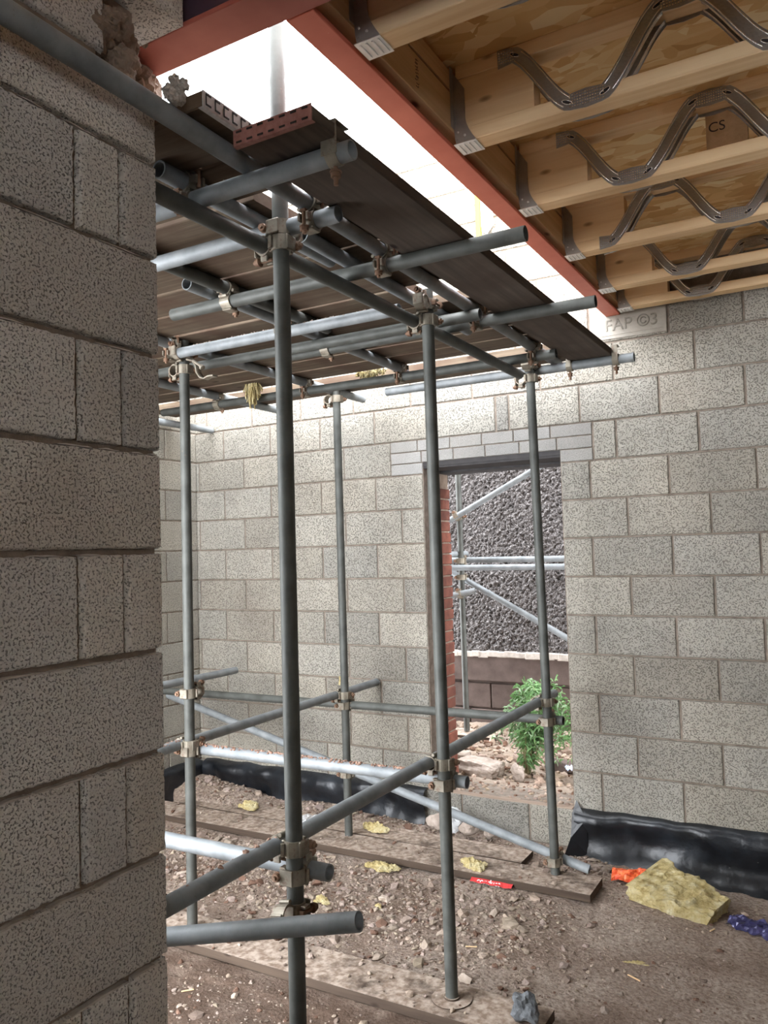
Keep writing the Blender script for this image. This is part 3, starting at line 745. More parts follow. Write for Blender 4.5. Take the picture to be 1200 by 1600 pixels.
def vweb(xa, up, y, sgn):
    """one metal leg from a node at xa to a node at xa+.27 on the joist side at y; sgn=-1 faces -y"""
    zt, zb = 1.550, 1.343; z0, z1 = (zt, zb) if up else (zb, zt)
    pts = []
    for i in range(25):
        t = i / 24; x = xa + 0.275 * t
        s = 0 if t < 0.2 else 1 if t > 0.8 else (t - 0.2) / 0.6
        s2 = s * s * (3 - 2 * s) * 0.45 + s * 0.55
        pts.append((x, z0 + (z1 - z0) * s2))
    mb = MB(); yy = y if sgn > 0 else y - 0.0016
    strip_path(mb, pts, [0.060 - 0.017 * math.sin(PI * i / 24) for i in range(25)], yy)
    lo, hi = 6, 19
    for off in (-0.016, 0.016):
        for k_ in range(lo, hi):
            a = Vector(pts[k_]); b = Vector(pts[k_ + 1]); d = (b - a).normalized(); n_ = Vector((-d.y, d.x)) * off
            mb.tube((a.x + n_.x, y + sgn * 0.003, a.y + n_.y), (b.x + n_.x, y + sgn * 0.003, b.y + n_.y), 0.0024, None, 6, False, 1)
    # folded flanges running back from both edges of the leg make the channel
    for sd in (-1, 1):
        V = []
        for k_ in range(lo, hi + 1):
            a = Vector(pts[k_]); d = (Vector(pts[min(k_ + 1, 24)]) - Vector(pts[k_ - 1])).normalized(); n_ = Vector((-d.y, d.x)) * (0.0195 * sd)
            V += [(a.x + n_.x, y, a.y + n_.y), (a.x + n_.x, y - sgn * 0.022, a.y + n_.y)]
        mb.add(V, [(2 * i, 2 * i + 1, 2 * i + 3, 2 * i + 2) for i in range(hi - lo)], 1, 1, False)
    # slots
    for k_ in (5, 19):
        a = Vector(pts[k_]); d = (Vector(pts[k_ + 1]) - Vector(pts[k_ - 1])).normalized(); n_ = Vector((-d.y, d.x))
        V = []
        for i in range(12):
            an = 2 * PI * i / 12; q = a + d * (0.017 * math.cos(an)) + n_ * (0.006 * math.sin(an)); V.append((q.x, y + sgn * 0.0024, q.y))
        mb.add(V, [tuple(range(12)) if sgn < 0 else tuple(range(12))[::-1]], 2, 1, False)
        for i in range(12):
            p1 = V[i]; p2 = V[(i + 1) % 12]; mb.tube(p1, p2, 0.0016, None, 5, False, 1)
    # pressed nail rows on the two node plates
    for k0 in (0, 20):
        for i in range(7):
            for j in range(5):
                a = Vector(pts[min(24, k0 + i * 4 // 6)]); xx = a.x + (i % 2) * 0.003 + (0 if k0 == 0 else 0)
                xx = xa + (0.004 + i * 0.0078 if k0 == 0 else 0.225 + i * 0.0078)
                zz = pts[min(24, int((xx - xa) / 0.275 * 24))][1] + (j - 2) * 0.0088
                mb.box(xx, xx + 0.0040, y + sgn * 0.0005, y + sgn * 0.0045, zz - 0.0014, zz + 0.0020, 1)
    return mb
starts = {0: 'T', 1: 'T', 2: 'T', 3: 'B', 4: 'T', 5: 'T'}
J_LBL = ['first pine metal web joist, cut off by the top of the photo', 'second pine metal web joist below the topmost one', 'third pine metal web joist, a noggin just beyond it', 'fourth pine metal web joist, its first metal web rising from bottom', 'fifth pine metal web joist, one before the wall', 'last pine metal web joist, against the pale block wall']
def hanger(y, lbl):
    t = thing('joist_hanger', lbl, 'joist hanger', (-1.04, y, ZB), 'joist hangers along the red beam')
    o = (-1.04, y, ZB)
    w2 = 0.0375
    for sg, nm in ((-1, 'side_strap'), (1, 'side_strap')):
        mb = MB(); yy = y + sg * w2; th = 0.0015
        outline = []
        N = 12
        for i in range(N + 1):
            z = ZB + 0.235 * i / N; fl = 0.035 * max(0, 1 - i / 4.0) ** 1.6
            outline.append((z, -1.043 + 0.006 * math.exp(-i), -1.043 + 0.040 + fl + (0.0 if i < 10 else -0.012 * (i - 9))))
        V = []
        for z, xa, xb in outline: V += [(xa, yy, z), (xb, yy, z), (xa, yy + sg * th, z), (xb, yy + sg * th, z)]
        F = []
        for i in range(N):
            a = 4 * i; F += [(a, a + 1, a + 5, a + 4), (a + 2, a + 6, a + 7, a + 3), (a, a + 4, a + 6, a + 2), (a + 1, a + 3, a + 7, a + 5)]
        mb.add(V, F, 0, 1, False)
        mb.tube((-1.005, yy, ZB + 0.02), (-1.005, yy + sg * 0.004, ZB + 0.02), 0.004, None, 8, True, 1)
        mb.tube((-1.028, yy, ZB + 0.035), (-1.028, yy + sg * 0.005, ZB + 0.035), 0.003, None, 8, True, 1)
        mb.build(nm, [M_HANGER, M_HANGERB], t, o)
    mb = MB(); mb.box(-1.045, -0.968, y - w2 - 0.0015, y + w2 + 0.0015, ZB - 0.0035, ZB - 0.0015)
    for i in range(4): mb.box(-1.035 + 0.018 * i, -1.029 + 0.018 * i, y - 0.030, y + 0.030, ZB - 0.0065, ZB - 0.003, 0, 1, 0.001)
    mb.build('seat', [M_HANGERB], t, o)
    mb = MB(); mb.box(-1.0435, -1.0420, y - w2 - 0.024, y - w2, ZB + 0.05, ZB + 0.25); mb.box(-1.0435, -1.0420, y + w2, y + w2 + 0.024, ZB + 0.05, ZB + 0.25)
    mb.build('back_flange', [M_HANGER], t, o)
for ji, jy in enumerate(JY):
    o = (-1.0, jy, ZB)
    t = thing('metal_web_joist', J_LBL[ji], 'joist', o, 'metal web joists under the strand board')
    h = 0.036
    mb = MB(); mb.box(JX0, JX1, jy - h, jy + h, ZB, ZB + 0.047, 0, 1, 0.002); mb.build('bottom_chord', [M_PINE], t, o)
    mb = MB(); mb.box(JX0, JX1, jy - h, jy + h, 1.533, 1.580, 0, 1, 0.002); mb.build('top_chord', [M_PINE], t, o)
    mb = MB(); mb.box(JX0, -0.772, jy - h + 0.004, jy + h - 0.004, ZB + 0.047, 1.533, 0, 1, 0.001); mb.build('end_block', [M_PINE], t, o)
    x = -0.885; up = starts[ji] == 'T'; n = 0
    while x < 1.4:
        for sg in (-1, 1):
            yy = jy + sg * (h + 0.0005)
            vweb(x, up, yy, sg).build('metal_web', [M_WEB, M_WEBF, M_DARKSTEEL], t, o)
        x += 0.275 if True else 0; up = not up; n += 1
    hanger(jy, ['steel joist hanger at the top edge, left end of first joist', 'steel hanger holding the second joist', 'steel hanger holding the third joist', 'steel hanger holding the fourth joist', 'steel hanger holding the fifth joist', 'steel hanger of the last joist, touching the block wall'][ji])
# timber blocking between the joists
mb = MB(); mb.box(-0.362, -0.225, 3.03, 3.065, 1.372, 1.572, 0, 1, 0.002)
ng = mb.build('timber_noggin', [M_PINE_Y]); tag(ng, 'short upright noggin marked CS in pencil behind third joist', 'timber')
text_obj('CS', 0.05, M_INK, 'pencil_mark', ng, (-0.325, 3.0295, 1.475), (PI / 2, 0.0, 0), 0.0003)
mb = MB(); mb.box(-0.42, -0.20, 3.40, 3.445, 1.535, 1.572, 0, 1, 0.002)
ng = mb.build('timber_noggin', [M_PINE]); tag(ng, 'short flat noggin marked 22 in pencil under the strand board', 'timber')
text_obj('22', 0.03, M_INK, 'pencil_mark', ng, (-0.31, 3.3995, 1.554), (PI / 2, 0, 0), 0.0003)
# ------------------------------------------------------------------ scaffold tubes
RT = 0.02415
def tube(label, p0, p1, mat=None, group=None, yellow=None):
    p0 = Vector(p0); p1 = Vector(p1); c = p0 if abs((p1 - p0).normalized().z) > 0.7 and p0.z < p1.z else (p0 + p1) / 2
    mb = MB(); n = max(1, int((p1 - p0).length / 0.25)); d = p1 - p0
    mb.tube(p0, p1, RT, None, 28, False, 0, 1.0, 0.0201)
    o = mb.build('scaffold_tube', [mat or M_GALV], None, c)
    tag(o, label, 'scaffold tube', group)
    if yellow:
        e, q = (p0, p1) if yellow == 0 else (p1, p0); dd = (q - e).normalized()
        m = MB(); m.tube(e - dd * 0.0005, e + dd * 0.016, RT + 0.0012, None, 28, False, 0, 1.0, RT); m.build('yellow_band', [M_YELLOW], o, c)
    return o
def gx(px, py, X): pass
ZL, ZA, ZT, ZU = 0.9127, 0.963, 1.0125, 1.040
# standards
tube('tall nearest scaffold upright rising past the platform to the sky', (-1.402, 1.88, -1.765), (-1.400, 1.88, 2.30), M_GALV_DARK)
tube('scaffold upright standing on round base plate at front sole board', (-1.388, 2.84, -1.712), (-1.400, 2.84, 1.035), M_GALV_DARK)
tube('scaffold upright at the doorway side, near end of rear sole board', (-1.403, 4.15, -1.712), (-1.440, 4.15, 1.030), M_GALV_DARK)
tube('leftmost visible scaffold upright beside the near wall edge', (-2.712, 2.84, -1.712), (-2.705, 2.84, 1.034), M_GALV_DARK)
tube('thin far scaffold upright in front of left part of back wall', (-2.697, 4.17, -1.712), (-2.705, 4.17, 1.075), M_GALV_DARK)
# platform ledger, transoms, board bearers
XL = -1.452
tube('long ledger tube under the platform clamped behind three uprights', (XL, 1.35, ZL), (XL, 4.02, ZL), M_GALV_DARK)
A = {}
def trans(nm, label, x0, x1, y, z=ZA, mat=None, yel=None): A[nm] = y; return tube(label, (x0, y, z), (x1, y, z), mat or M_GALV, None, yel)
trans('A1', 'transom tube nearest the camera under end of single board', -2.60, -0.978, 1.606)
trans('A2', 'transom tube with short open end just right of nearest upright', -2.60, -1.205, 1.893)
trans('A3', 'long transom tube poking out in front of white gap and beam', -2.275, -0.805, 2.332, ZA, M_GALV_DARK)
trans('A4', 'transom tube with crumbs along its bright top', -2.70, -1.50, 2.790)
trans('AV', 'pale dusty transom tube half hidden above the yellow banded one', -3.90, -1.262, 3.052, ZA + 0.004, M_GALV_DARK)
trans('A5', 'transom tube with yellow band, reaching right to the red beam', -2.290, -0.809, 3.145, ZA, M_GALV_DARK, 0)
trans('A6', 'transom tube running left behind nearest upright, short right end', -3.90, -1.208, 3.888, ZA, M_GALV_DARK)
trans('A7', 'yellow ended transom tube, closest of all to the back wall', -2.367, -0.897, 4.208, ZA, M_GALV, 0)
XT = -1.298
tube('tube running from top left corner along near wall beside the board', (XT + 0.012, 0.2, ZT), (XT - 0.035, 4.32, ZT), M_GALV)
tube('pale paint spattered tube under platform, left of nearest upright', (-1.507, 1.50, ZT), (-1.500, 2.30, ZT), M_GALV)
tube('board bearer tube with round open end right of nearest upright', (-1.452, 2.060, ZT), (-1.470, 3.40, ZT), M_GALV)
tube('board bearer tube crossing behind near wall edge under platform', (-1.992, 1.40, ZT), (-1.985, 3.00, ZT), M_GALV_DARK)
tube('board bearer tube with dark open end lapped beside another', (-2.068, 2.19, ZT - 0.002), (-2.098, 3.95, ZT - 0.002), M_GALV)
tube('board bearer tube above the leftmost upright, ending at back wall', (-2.735, 2.30, ZT), (-2.735, 4.54, ZT), M_GALV)
tube('board bearer tube left of the hanging wool tuft', (-3.40, 2.30, ZT), (-3.42, 4.50, ZT), M_GALV)
tube('short white ended tube low at platform far left corner', (-4.15, 3.2, ZT - 0.055), (-4.15, 4.64, ZT - 0.055), M_GALV)
# lower tubes
tube('open ended tube at lowest level in front of nearest upright', (-1.98, 1.545, -1.085), (-1.058, 1.672, -0.887), M_GALV)
tube('knee high crosswise tube behind nearest upright, ending to its right', (-2.40, 1.932, -0.913), (-1.318, 1.932, -0.909), M_GALV)
tube('long ledger tube clamped through three uprights at knee height', (XL + 0.006, 1.05, -0.833), (XL - 0.004, 4.40, -0.822), M_GALV)
tube('rust strewn crosswise tube between leftmost and middle uprights', (-2.80, 2.893, -0.910), (-1.318, 2.893, -0.905), M_GALV)
tube('ledger tube with wool tuft clamped to leftmost and far uprights', (-2.752, 1.6, -0.885), (-2.752, 4.86 * 0.955, -0.868), M_GALV)
tube('long crosswise tube in front of back wall and doorway foot', (-4.26, 4.202, -0.945), (-1.345, 4.202, -0.925), M_GALV_DARK)
tube('short ledger end behind leftmost upright, pointing at back wall', (-3.72, 2.9, -0.788), (-3.72, 4.36, -0.797), M_GALV)
tube('bright sloping brace running down to the doorway side upright', (-4.225, 4.222, -0.976), (-1.243, 4.222, -1.690), M_GALV)
# outside scaffold seen through the doorway
tube('upright of the outside scaffold beyond the doorway', (-2.790, 6.15, -1.50), (-2.797, 6.15, 1.9), M_GALV_DARK)
tube('outside diagonal brace rising to the right at doorway top', (-3.35, 6.09, -0.002), (-1.70, 6.09, 0.81), M_GALV)
tube('outside diagonal brace falling to the right at doorway middle', (-3.3, 6.21, 0.02), (-1.75, 6.21, -0.82), M_GALV)
tube('upper of two parallel outside tubes across the doorway', (-3.6, 6.24, -0.088), (-1.3, 6.24, -0.103), M_GALV)
tube('lower of two parallel outside tubes across the doorway', (-3.6, 6.10, -0.150), (-1.3, 6.10, -0.162), M_GALV)
tube('short outside tube end beside upright above the parallel pair', (-2.93, 5.62, -0.042), (-2.80, 6.28, -0.042), M_GALV)
tube('short outside tube with yellow wrapped end below parallel pair', (-2.95, 6.05, -0.40), (-2.66, 6.12, -0.345), M_GALV)

# ------------------------------------------------------------------ couplers: two hinged bands back to back
# local frame: tube 1 along Z through the origin, tube 2 along Y through x=D
D = 0.0505
def band_mesh(axis, c, r0, r1, w_, gap_side=None):
    mb = MB(); seg = 26; V = []
    for i in range(seg + 1):
        a = 2 * PI * i / seg
        for rr, hw in ((r0, w_ / 2), (r1, w_ / 2), (r1, -w_ / 2), (r0, -w_ / 2)):
            bulge = 0.0015 * (1 if rr == r1 else 0) * math.cos(4 * a)
            u, v = (rr + bulge) * math.cos(a), (rr + bulge) * math.sin(a)
            if axis == 'z': V.append((c + u, v, hw))
            else: V.append((c + u, hw, v))
    F = []
    for i in range(seg):
        for q in range(4): F.append((4 * i + q, 4 * i + (q + 1) % 4, 4 * (i + 1) + (q + 1) % 4, 4 * (i + 1) + q))
    mb.add(V, F, 0, 1, False); return mb
def hexnut(mb, p, d, r, h, mi=0):
    p = Vector(p); d = Vector(d).normalized(); mb.tube(p, p + d * h, r, None, 6, True, mi)
meshes = {}
def keep(nm, mb, mats):
    o = mb.build(nm, mats, None, (0, 0, 0), True); meshes[nm] = o.data; bpy.data.objects.remove(o)
b = band_mesh('z', 0, RT + 0.0004, 0.0300, 0.044)
b.box(0.020, 0.032, -0.020, 0.020, -0.022, 0.022, 0, 1, 0.003)
b.tube((0.016, -0.033, -0.018), (0.016, -0.033, 0.018), 0.006, None, 10)          # hinge knuckle
b.box(-0.012, 0.012, 0.026, 0.046, -0.019, -0.010, 0, 1, 0.002); b.box(-0.012, 0.012, 0.026, 0.046, 0.010, 0.019, 0, 1, 0.002)
b.box(-0.034, -0.026, -0.016, 0.030, -0.022, 0.022, 0, 1, 0.003)
keep('upright_band', b, [M_COUPLER])
b = band_mesh('y', D, RT + 0.0004, 0.0300, 0.044)
b.tube((D - 0.014, -0.018, -0.033), (D - 0.014, 0.018, -0.033), 0.006, None, 10)
b.box(D - 0.012, D + 0.012, -0.019, -0.010, 0.026, 0.046, 0, 1, 0.002); b.box(D - 0.012, D + 0.012, 0.010, 0.019, 0.026, 0.046, 0, 1, 0.002)
b.box(D + 0.026, D + 0.034, -0.022, 0.022, -0.016, 0.030, 0, 1, 0.003)
keep('ledger_band', b, [M_COUPLER])
b = MB(); b.tube((0.020, 0.038, 0), (-0.050, 0.038, 0), 0.0058, None, 10); hexnut(b, (-0.030, 0.038, 0), (-1, 0, 0), 0.0125, 0.012); b.tube((-0.027, 0.038, 0), (-0.030, 0.038, 0), 0.014, None, 14)
b.box(0.014, 0.022, 0.030, 0.046, -0.009, 0.009, 0, 1, 0.001)
keep('bolt_a', b, [M_RUST])
b = MB(); b.tube((D - 0.020, 0, 0.038), (D + 0.050, 0, 0.038), 0.0058, None, 10); hexnut(b, (D + 0.030, 0, 0.038), (1, 0, 0), 0.0125, 0.012); b.tube((D + 0.027, 0, 0.038), (D + 0.030, 0, 0.038), 0.014, None, 14)
keep('bolt_b', b, [M_RUST])
def coupler(label, P, n, t1, t2=None, flip=False):
    """P on tube 1's axis; n from tube 1 to tube 2; t1 direction of tube 1."""
    n = Vector(n).normalized(); t1 = Vector(t1).normalized(); yv = t1.cross(n).normalized()
    if flip: t1 = -t1; yv = -yv
    o = bpy.data.objects.new('scaffold_coupler', None); C.objects.link(o); o.empty_display_size = 0.05
    Mx = Matrix.Identity(4)
    for i in range(3): Mx[i][0], Mx[i][1], Mx[i][2] = n[i], yv[i], t1[i]
    Mx[0][3], Mx[1][3], Mx[2][3] = P[0], P[1], P[2] + H
    o.matrix_world = Mx; tag(o, label, 'scaffold coupler')
    tilt = 0
    if t2 is not None:
        t2 = Vector(t2).normalized(); tilt = math.atan2(t2.dot(t1), t2.dot(yv))
    for nm, key in (('band', 'upright_band'), ('band', 'ledger_band'), ('bolt', 'bolt_a'), ('bolt', 'bolt_b')):
        c = bpy.data.objects.new(nm, meshes[key]); C.objects.link(c); c.parent = o
        if tilt and key in ('ledger_band', 'bolt_b'): c.rotation_euler = (tilt, 0, 0)
    return o
Z_, X_, Y_ = (0, 0, 1), (1, 0, 0), (0, 1, 0)
K = coupler
# at the uprights, platform level
K('coupler joining nearest upright to the platform ledger, rusty nut right', (-1.401, 1.88, ZL), (-1, 0, 0), Z_, None, True)
K('bright coupler just above another on nearest upright under boards', (-1.401, 1.88, ZA - 0.004), (0, .3, 0), Z_, None)
K('coupler on the middle upright holding the platform ledger', (-1.400, 2.84, ZL), (-1, 0, 0), Z_, None, True)
K('upper coupler near top of the middle upright', (-1.400, 2.84, 0.975), (0, -1, 0), Z_)
K('coupler on doorway side upright holding end of platform ledger', (-1.438, 4.15, ZL), (-1, 0, 0), Z_, None, True)
K('clay caked coupler at top of the doorway side upright', (-1.438, 4.15, 0.985), (0, -1, 0), Z_)
K('pale coupler near top of the leftmost upright', (-2.705, 2.84, 0.965), (0, -1, 0), Z_)
K('second rusty coupler just under the pale one on leftmost upright', (-2.705, 2.84, 0.895), (-1, 0, 0), Z_, None, True)
K('coupler hanging open at top of the thin far upright', (-2.705, 4.17, 0.955), (-1, 0, 0), Z_, None, True)
# clips between transoms and board bearers: bolts hang below
mb = MB(); P_ = [(-2.61, 2.77, 0.915), (-2.575, 2.768, 0.905), (-2.553, 2.767, 0.879), (-2.548, 2.767, 0.846), (-2.530, 2.767, 0.822), (-2.505, 2.767, 0.812), (-2.478, 2.767, 0.820), (-2.448, 2.767, 0.819)]
for a_, b_ in zip(P_[:-1], P_[1:]):
    for oy in (-0.014, -0.007, 0.0, 0.007, 0.014): mb.tube((a_[0], a_[1] + oy, a_[2]), (b_[0], b_[1] + oy, b_[2]), 0.0045, None, 7)
mb.tube((-2.56, 2.745, 0.90), (-2.50, 2.745, 0.858), 0.006, None, 8); hexnut(mb, (-2.512, 2.745, 0.866), (0.8, 0, -0.6), 0.013, 0.013)
tag(mb.build('coupler_flap', [M_COUPLER], None, (-2.53, 2.767, 0.87)), 'open coupler flap dangling right of the leftmost upright', 'coupler flap')
def clip(label, x, y, flip=False): return K(label, (x, y, ZA), Z_, X_, None, flip)
clip('clip holding edge tube on the long transom under single board', XT - .01, A['A3'])
clip('clip near right end of short transom beside nearest upright', XT, A['A2'])
clip('clip holding edge tube on transom just right of middle upright', XT - .02, A['A5'])
clip('clip at the short transom end above doorway side upright', XT - .03, A['A6'])
clip('clip at crossing left of nearest upright on long transom', -1.988, A['A3'], True)
clip('clip caked with grey mud just right of nearest upright', -2.075, A['A4'])
clip('clip beside yellow band on the banded transom', -2.088, A['A5'], True)
clip('clip on far bearer tube left of the middle upright', -2.097, A['A6'])
clip('clip just left of the coupler hanging open on far upright', -2.735, A['A6'])
clip('clip left of the wool tuft near the leftmost upright', -3.42, A['A6'], True)
clip('clip half hidden at near wall edge under pale tube', -1.99, A['A2'])
clip('rust brown clip on bearer tube next to near wall edge', -1.505, A['A1'])
clip('clip where two board bearer tubes cross crumb covered transom', -2.735, A['A4'])
# board retaining clips wrap the single board and its transom
def board_clip(label, x, y, w_=0.03):
    o_ = (x, y, ZA); mb = MB(); pts = [(x - 0.0, ZA - 0.036)]
    t = thing('board_clip', label, 'board clip', o_)
    mb = band_mesh('y', 0, RT + 0.0005, 0.0285, 0.032); m2 = MB()
    m2.add([(v[1] + x, v[0] + y, v[2] + ZA) for v in mb.v], mb.f, 0, 1, False); 
    m2.build('band', [M_COUPLER], t, o_)
    m3 = MB(); m3.box(x - w_ / 2, x + w_ / 2, y - 0.031, y - 0.027, ZA - 0.01, ZA + 0.072, 0, 1, 0.001); m3.box(x - w_ / 2, x + w_ / 2, y - 0.031, y + 0.03, ZA + 0.069, ZA + 0.073, 0, 1, 0.001)
    m3.build('hook_plate', [M_COUPLER], t, o_)
    m4 = MB(); m4.tube((x, y, ZA - 0.026), (x, y, ZA - 0.075), 0.006, None, 10); hexnut(m4, (x, y, ZA - 0.044), (0, 0, -1), 0.0125, 0.012); m4.tube((x, y, ZA - 0.040), (x, y, ZA - 0.044), 0.015, None, 12)
    m4.build('bolt', [M_RUST], t, o_)
board_clip('big board clip at near end of single board by open tube end', -0.992 - 0.035, A['A1'], 0.045)
board_clip('board clip at right of single board near back wall', -0.990, A['A7'], 0.03)
board_clip('board clip left of another under far end of single board', -1.235, A['A7'], 0.025)
# lower couplers
K('rusty nutted coupler on nearest upright at knee high crossing', (-1.402, 1.88, -0.833), (-1, 0, 0), Z_, None, True)
K('lower coupler of the knee high pair on nearest upright', (-1.402, 1.88, -0.911), (0, 1, 0), Z_)
K('lowest coupler, clamping front open ended tube to nearest upright', (-1.402, 1.88, -1.005), (-0.05, -1, 0), Z_, (-0.98, -0.13, -0.2), False)
K('upper brassy coupler at knee high crossing on middle upright', (-1.392, 2.84, -0.829), (-1, 0, 0), Z_, None, True)
K('lower brassy coupler at knee high crossing on middle upright', (-1.392, 2.84, -0.907), (0, 1, 0), Z_)
K('coupler on doorway side upright against green plant, upper', (-1.415, 4.15, -0.823), (-1, 0, 0), Z_, None, True)
K('clay spotted coupler on doorway side upright, just below another', (-1.415, 4.15, -0.925), (0, 1, 0), Z_)
K('foot coupler joining sloping brace to doorway side upright', (-1.405, 4.15, -1.651), (0, 1, 0), Z_, (-2.982, 0, 0.714))
K('rusty coupler with crumbs at lower crossing on leftmost upright', (-2.710, 2.84, -0.880), (-1, 0, 0), Z_, None, True)
K('coupler under the rusty one holding crumb strewn tube', (-2.710, 2.84, -0.908), (0, 1, 0), Z_)
K('coupler on leftmost upright above the rust strewn crossing', (-2.709, 2.84, -0.64), (0, 1, 0), Z_)
K('wool smothered coupler on the thin far upright', (-2.702, 4.17, -0.872), (-1, 0, 0), Z_, None, True)
K('small coupler under the wool smothered one on far upright', (-2.702, 4.17, -0.934), (0, 1, 0), Z_)
K('coupler on far upright just above the plastic membrane', (-2.699, 4.17, -1.345), (0, 1, 0), Z_, (-2.982, 0, 0.714))
K('outside coupler at the rising diagonal beyond the doorway', (-2.794, 6.15, 0.272), (0, -1, 0), Z_, (1.65, 0, 0.81))
K('outside coupler at the falling diagonal beyond the doorway', (-2.792, 6.15, -0.235), (0, 1, 0), Z_, (1.55, 0, -0.84))
K('rusty outside coupler at the yellow wrapped tube end', (-2.791, 6.15, -0.372), (0, -1, 0), Z_, (0.29, 0.0, 0.055))
K('outside coupler behind parallel tube pair beyond the doorway', (-2.793, 6.15, -0.098), (0, 1, 0), Z_)

# ------------------------------------------------------------------ scaffold boards
def board(label, x0, x1, y0, y1, z, mat, th=0.038, sag=0.0, name='scaffold_board', bands=()):
    c = ((x0 + x1) / 2, (y0 + y1) / 2, z); mb = MB()
    if abs(x1 - x0) > abs(y1 - y0):
        n = 24; xs = [x0 + (x1 - x0) * i / n for i in range(n + 1)]; V = []
        for i, x in enumerate(xs):
            wv = 0.004 * nz(x * 2, y0 * 5, 2); s_ = 0.003 * nz(x * 1.3, y1 * 7, 8)
            for yy, zz in ((y0 + wv, z + s_ + .003), (y0 + wv + .003, z + s_), (y1 + wv - .003, z + s_), (y1 + wv, z + s_ + .003), (y1 + wv, z + th + s_), (y0 + wv, z + th + s_)): V.append((x, yy, zz))
        F = []
        for i in range(n):
            for q in range(6): F.append((6 * i + q, 6 * i + (q + 1) % 6, 6 * i + 6 + (q + 1) % 6, 6 * i + 6 + q))
        F += [tuple(range(6))[::-1], tuple(6 * n + q for q in range(6))]
        mb.add(V, [f[::-1] for f in F], 0, 1, False)
    else: mb.box(x0, x1, y0, y1, z, z + th, 0, 1, 0.004)
    o = mb.build(name, [mat], None, c); tag(o, label, 'board')
    return o, c
def end_band(o, c, kind, x0, x1, y0, y1, z, mat, th=0.038):
    """nailed metal band round a board end with its row of slots"""
    mb = MB()
    if kind == 'front':                       # end faces -y
        mb.box(x0, x1, y0 - 0.0025, y0, z - 0.001, z + th + 0.001); mb.box(x0, x1, y0 - 0.0025, y0 + 0.012, z - 0.002, z)
        for i in range(7):
            xx = x0 + 0.018 + i * (x1 - x0 - 0.036) / 6; mb.box(xx - 0.008, xx + 0.008, y0 - 0.0045, y0 - 0.0025, z + 0.005, z + 0.009, 1)
            mb.box(xx - 0.008, xx + 0.008, y0 - 0.0045, y0 - 0.0025, z + 0.030, z + 0.034, 1)
    else:                                     # end faces +x
        mb.box(x1, x1 + 0.0025, y0, y1, z - 0.001, z + th + 0.001); mb.box(x1 - 0.012, x1 + 0.0025, y0, y1, z - 0.002, z)
        for i in range(7):
            yy = y0 + 0.018 + i * (y1 - y0 - 0.036) / 6
            mb.box(x1 + 0.0025, x1 + 0.004, yy - 0.009, yy + 0.009, z + 0.006, z + 0.010, 1); mb.box(x1 + 0.0025, x1 + 0.004, yy - 0.009, yy - 0.006, z + 0.006, z + 0.034, 1)
            mb.box(x1 + 0.0025, x1 + 0.004, yy - 0.009, yy + 0.009, z + 0.030, z + 0.034, 1)
    mb.build('end_band', [mat, M_DARKSTEEL], o, c)
M_BAND_RED = plain('rusted_end_band', (0.30, 0.13, 0.11), 0.7, 0.2, (0.42, 0.22, 0.19), 60)
M_BAND_PALE = plain('zinc_end_band', (0.55, 0.55, 0.56), 0.5, 0.5, (0.72, 0.72, 0.72), 60)
o, c = board('single dark board laid lengthwise at platform right edge', -1.238, -1.008, 1.482, 4.235, 0.9885, M_BOARD_Y)
end_band(o, c, 'front', -1.238, -1.008, 1.482, 4.235, 0.9885, M_BAND_RED)
edges = [(1.372, 1.595), (1.609, 1.800), (1.824, 2.046), (2.058, 2.284), (2.304, 2.512), (2.528, 2.762), (2.788, 3.018), (3.032, 3.258), (3.274, 3.514), (3.536, 3.716), (3.738, 3.930), (4.105, 4.395)]
BL = ['first crosswise board beside near wall with pale end band above edge tube', 'second crosswise board, one after the pale banded board', 'crosswise board cut short at the nearest upright', 'fourth crosswise board from the near wall end', 'fifth crosswise board, above the long transom', 'sixth crosswise board, above top of leftmost upright', 'seventh crosswise board, above crumb covered transom', 'eighth crosswise board, above pale dusty transom', 'ninth crosswise board, above yellow banded transom', 'tenth crosswise board, near side of two by the wide gap', 'eleventh crosswise board, last one before the wide gap', 'last crosswise board beyond the wide gap, nearest back wall']
for i, (y0, y1) in enumerate(edges):
    xr = [-1.238, -1.25, -1.452, -1.255, -1.27, -1.25, -1.46, -1.262, -1.25, -1.27, -1.26, -1.255][i]
    xl = -4.25 + random.uniform(-0.04, 0.04)
    o, c = board(BL[i], xl, xr, y0, y1, ZU - 0.0015, M_BOARD_X)
    if i == 0: end_band(o, c, 'side', xl, xr, y0, y1, ZU - 0.0015, M_BAND_PALE)
# sole boards on the ground
board('rear sole board on the dirt under the doorway side upright', -4.28, -1.172, 3.975, 4.205, -1.752, M_SOLE, 0.038, name='sole_board')
board('second sole board behind the rear one, half buried in rubble', -4.2, -1.62, 4.225, 4.42, -1.748, M_SOLE, 0.030, name='sole_board')
board('front sole board under middle upright and round base plate', -3.9, -1.02, 2.715, 2.945, -1.752, M_SOLE, 0.038, name='sole_board')
board('outside sole board under the outside scaffold upright', -3.4, -2.52, 6.02, 6.26, -1.545, M_SOLE, 0.038, name='sole_board')
board('worn board lying along top of the doorway sill', DX0 + 0.01, DX1 - 0.01, YF + 0.004, YF + 0.045, -1.538, M_PLY, 0.010, name='sill_board')
def base_plate(label, x, y, z, r=0.0, round_=True):
    mb = MB()
    if round_: mb.tube((x, y, z), (x, y, z + 0.005), 0.078, None, 30)
    else: mb.box(x - .075, x + .075, y - .075, y + .075, z, z + 0.005)
    mb.tube((x, y, z + 0.005), (x, y, z + 0.012), 0.03, None, 20)
    tag(mb.build('base_plate', [M_SOLE], None, (x, y, z)), label, 'base plate')
base_plate('dirt covered round base plate on the front sole board', -1.388, 2.84, -1.7135)

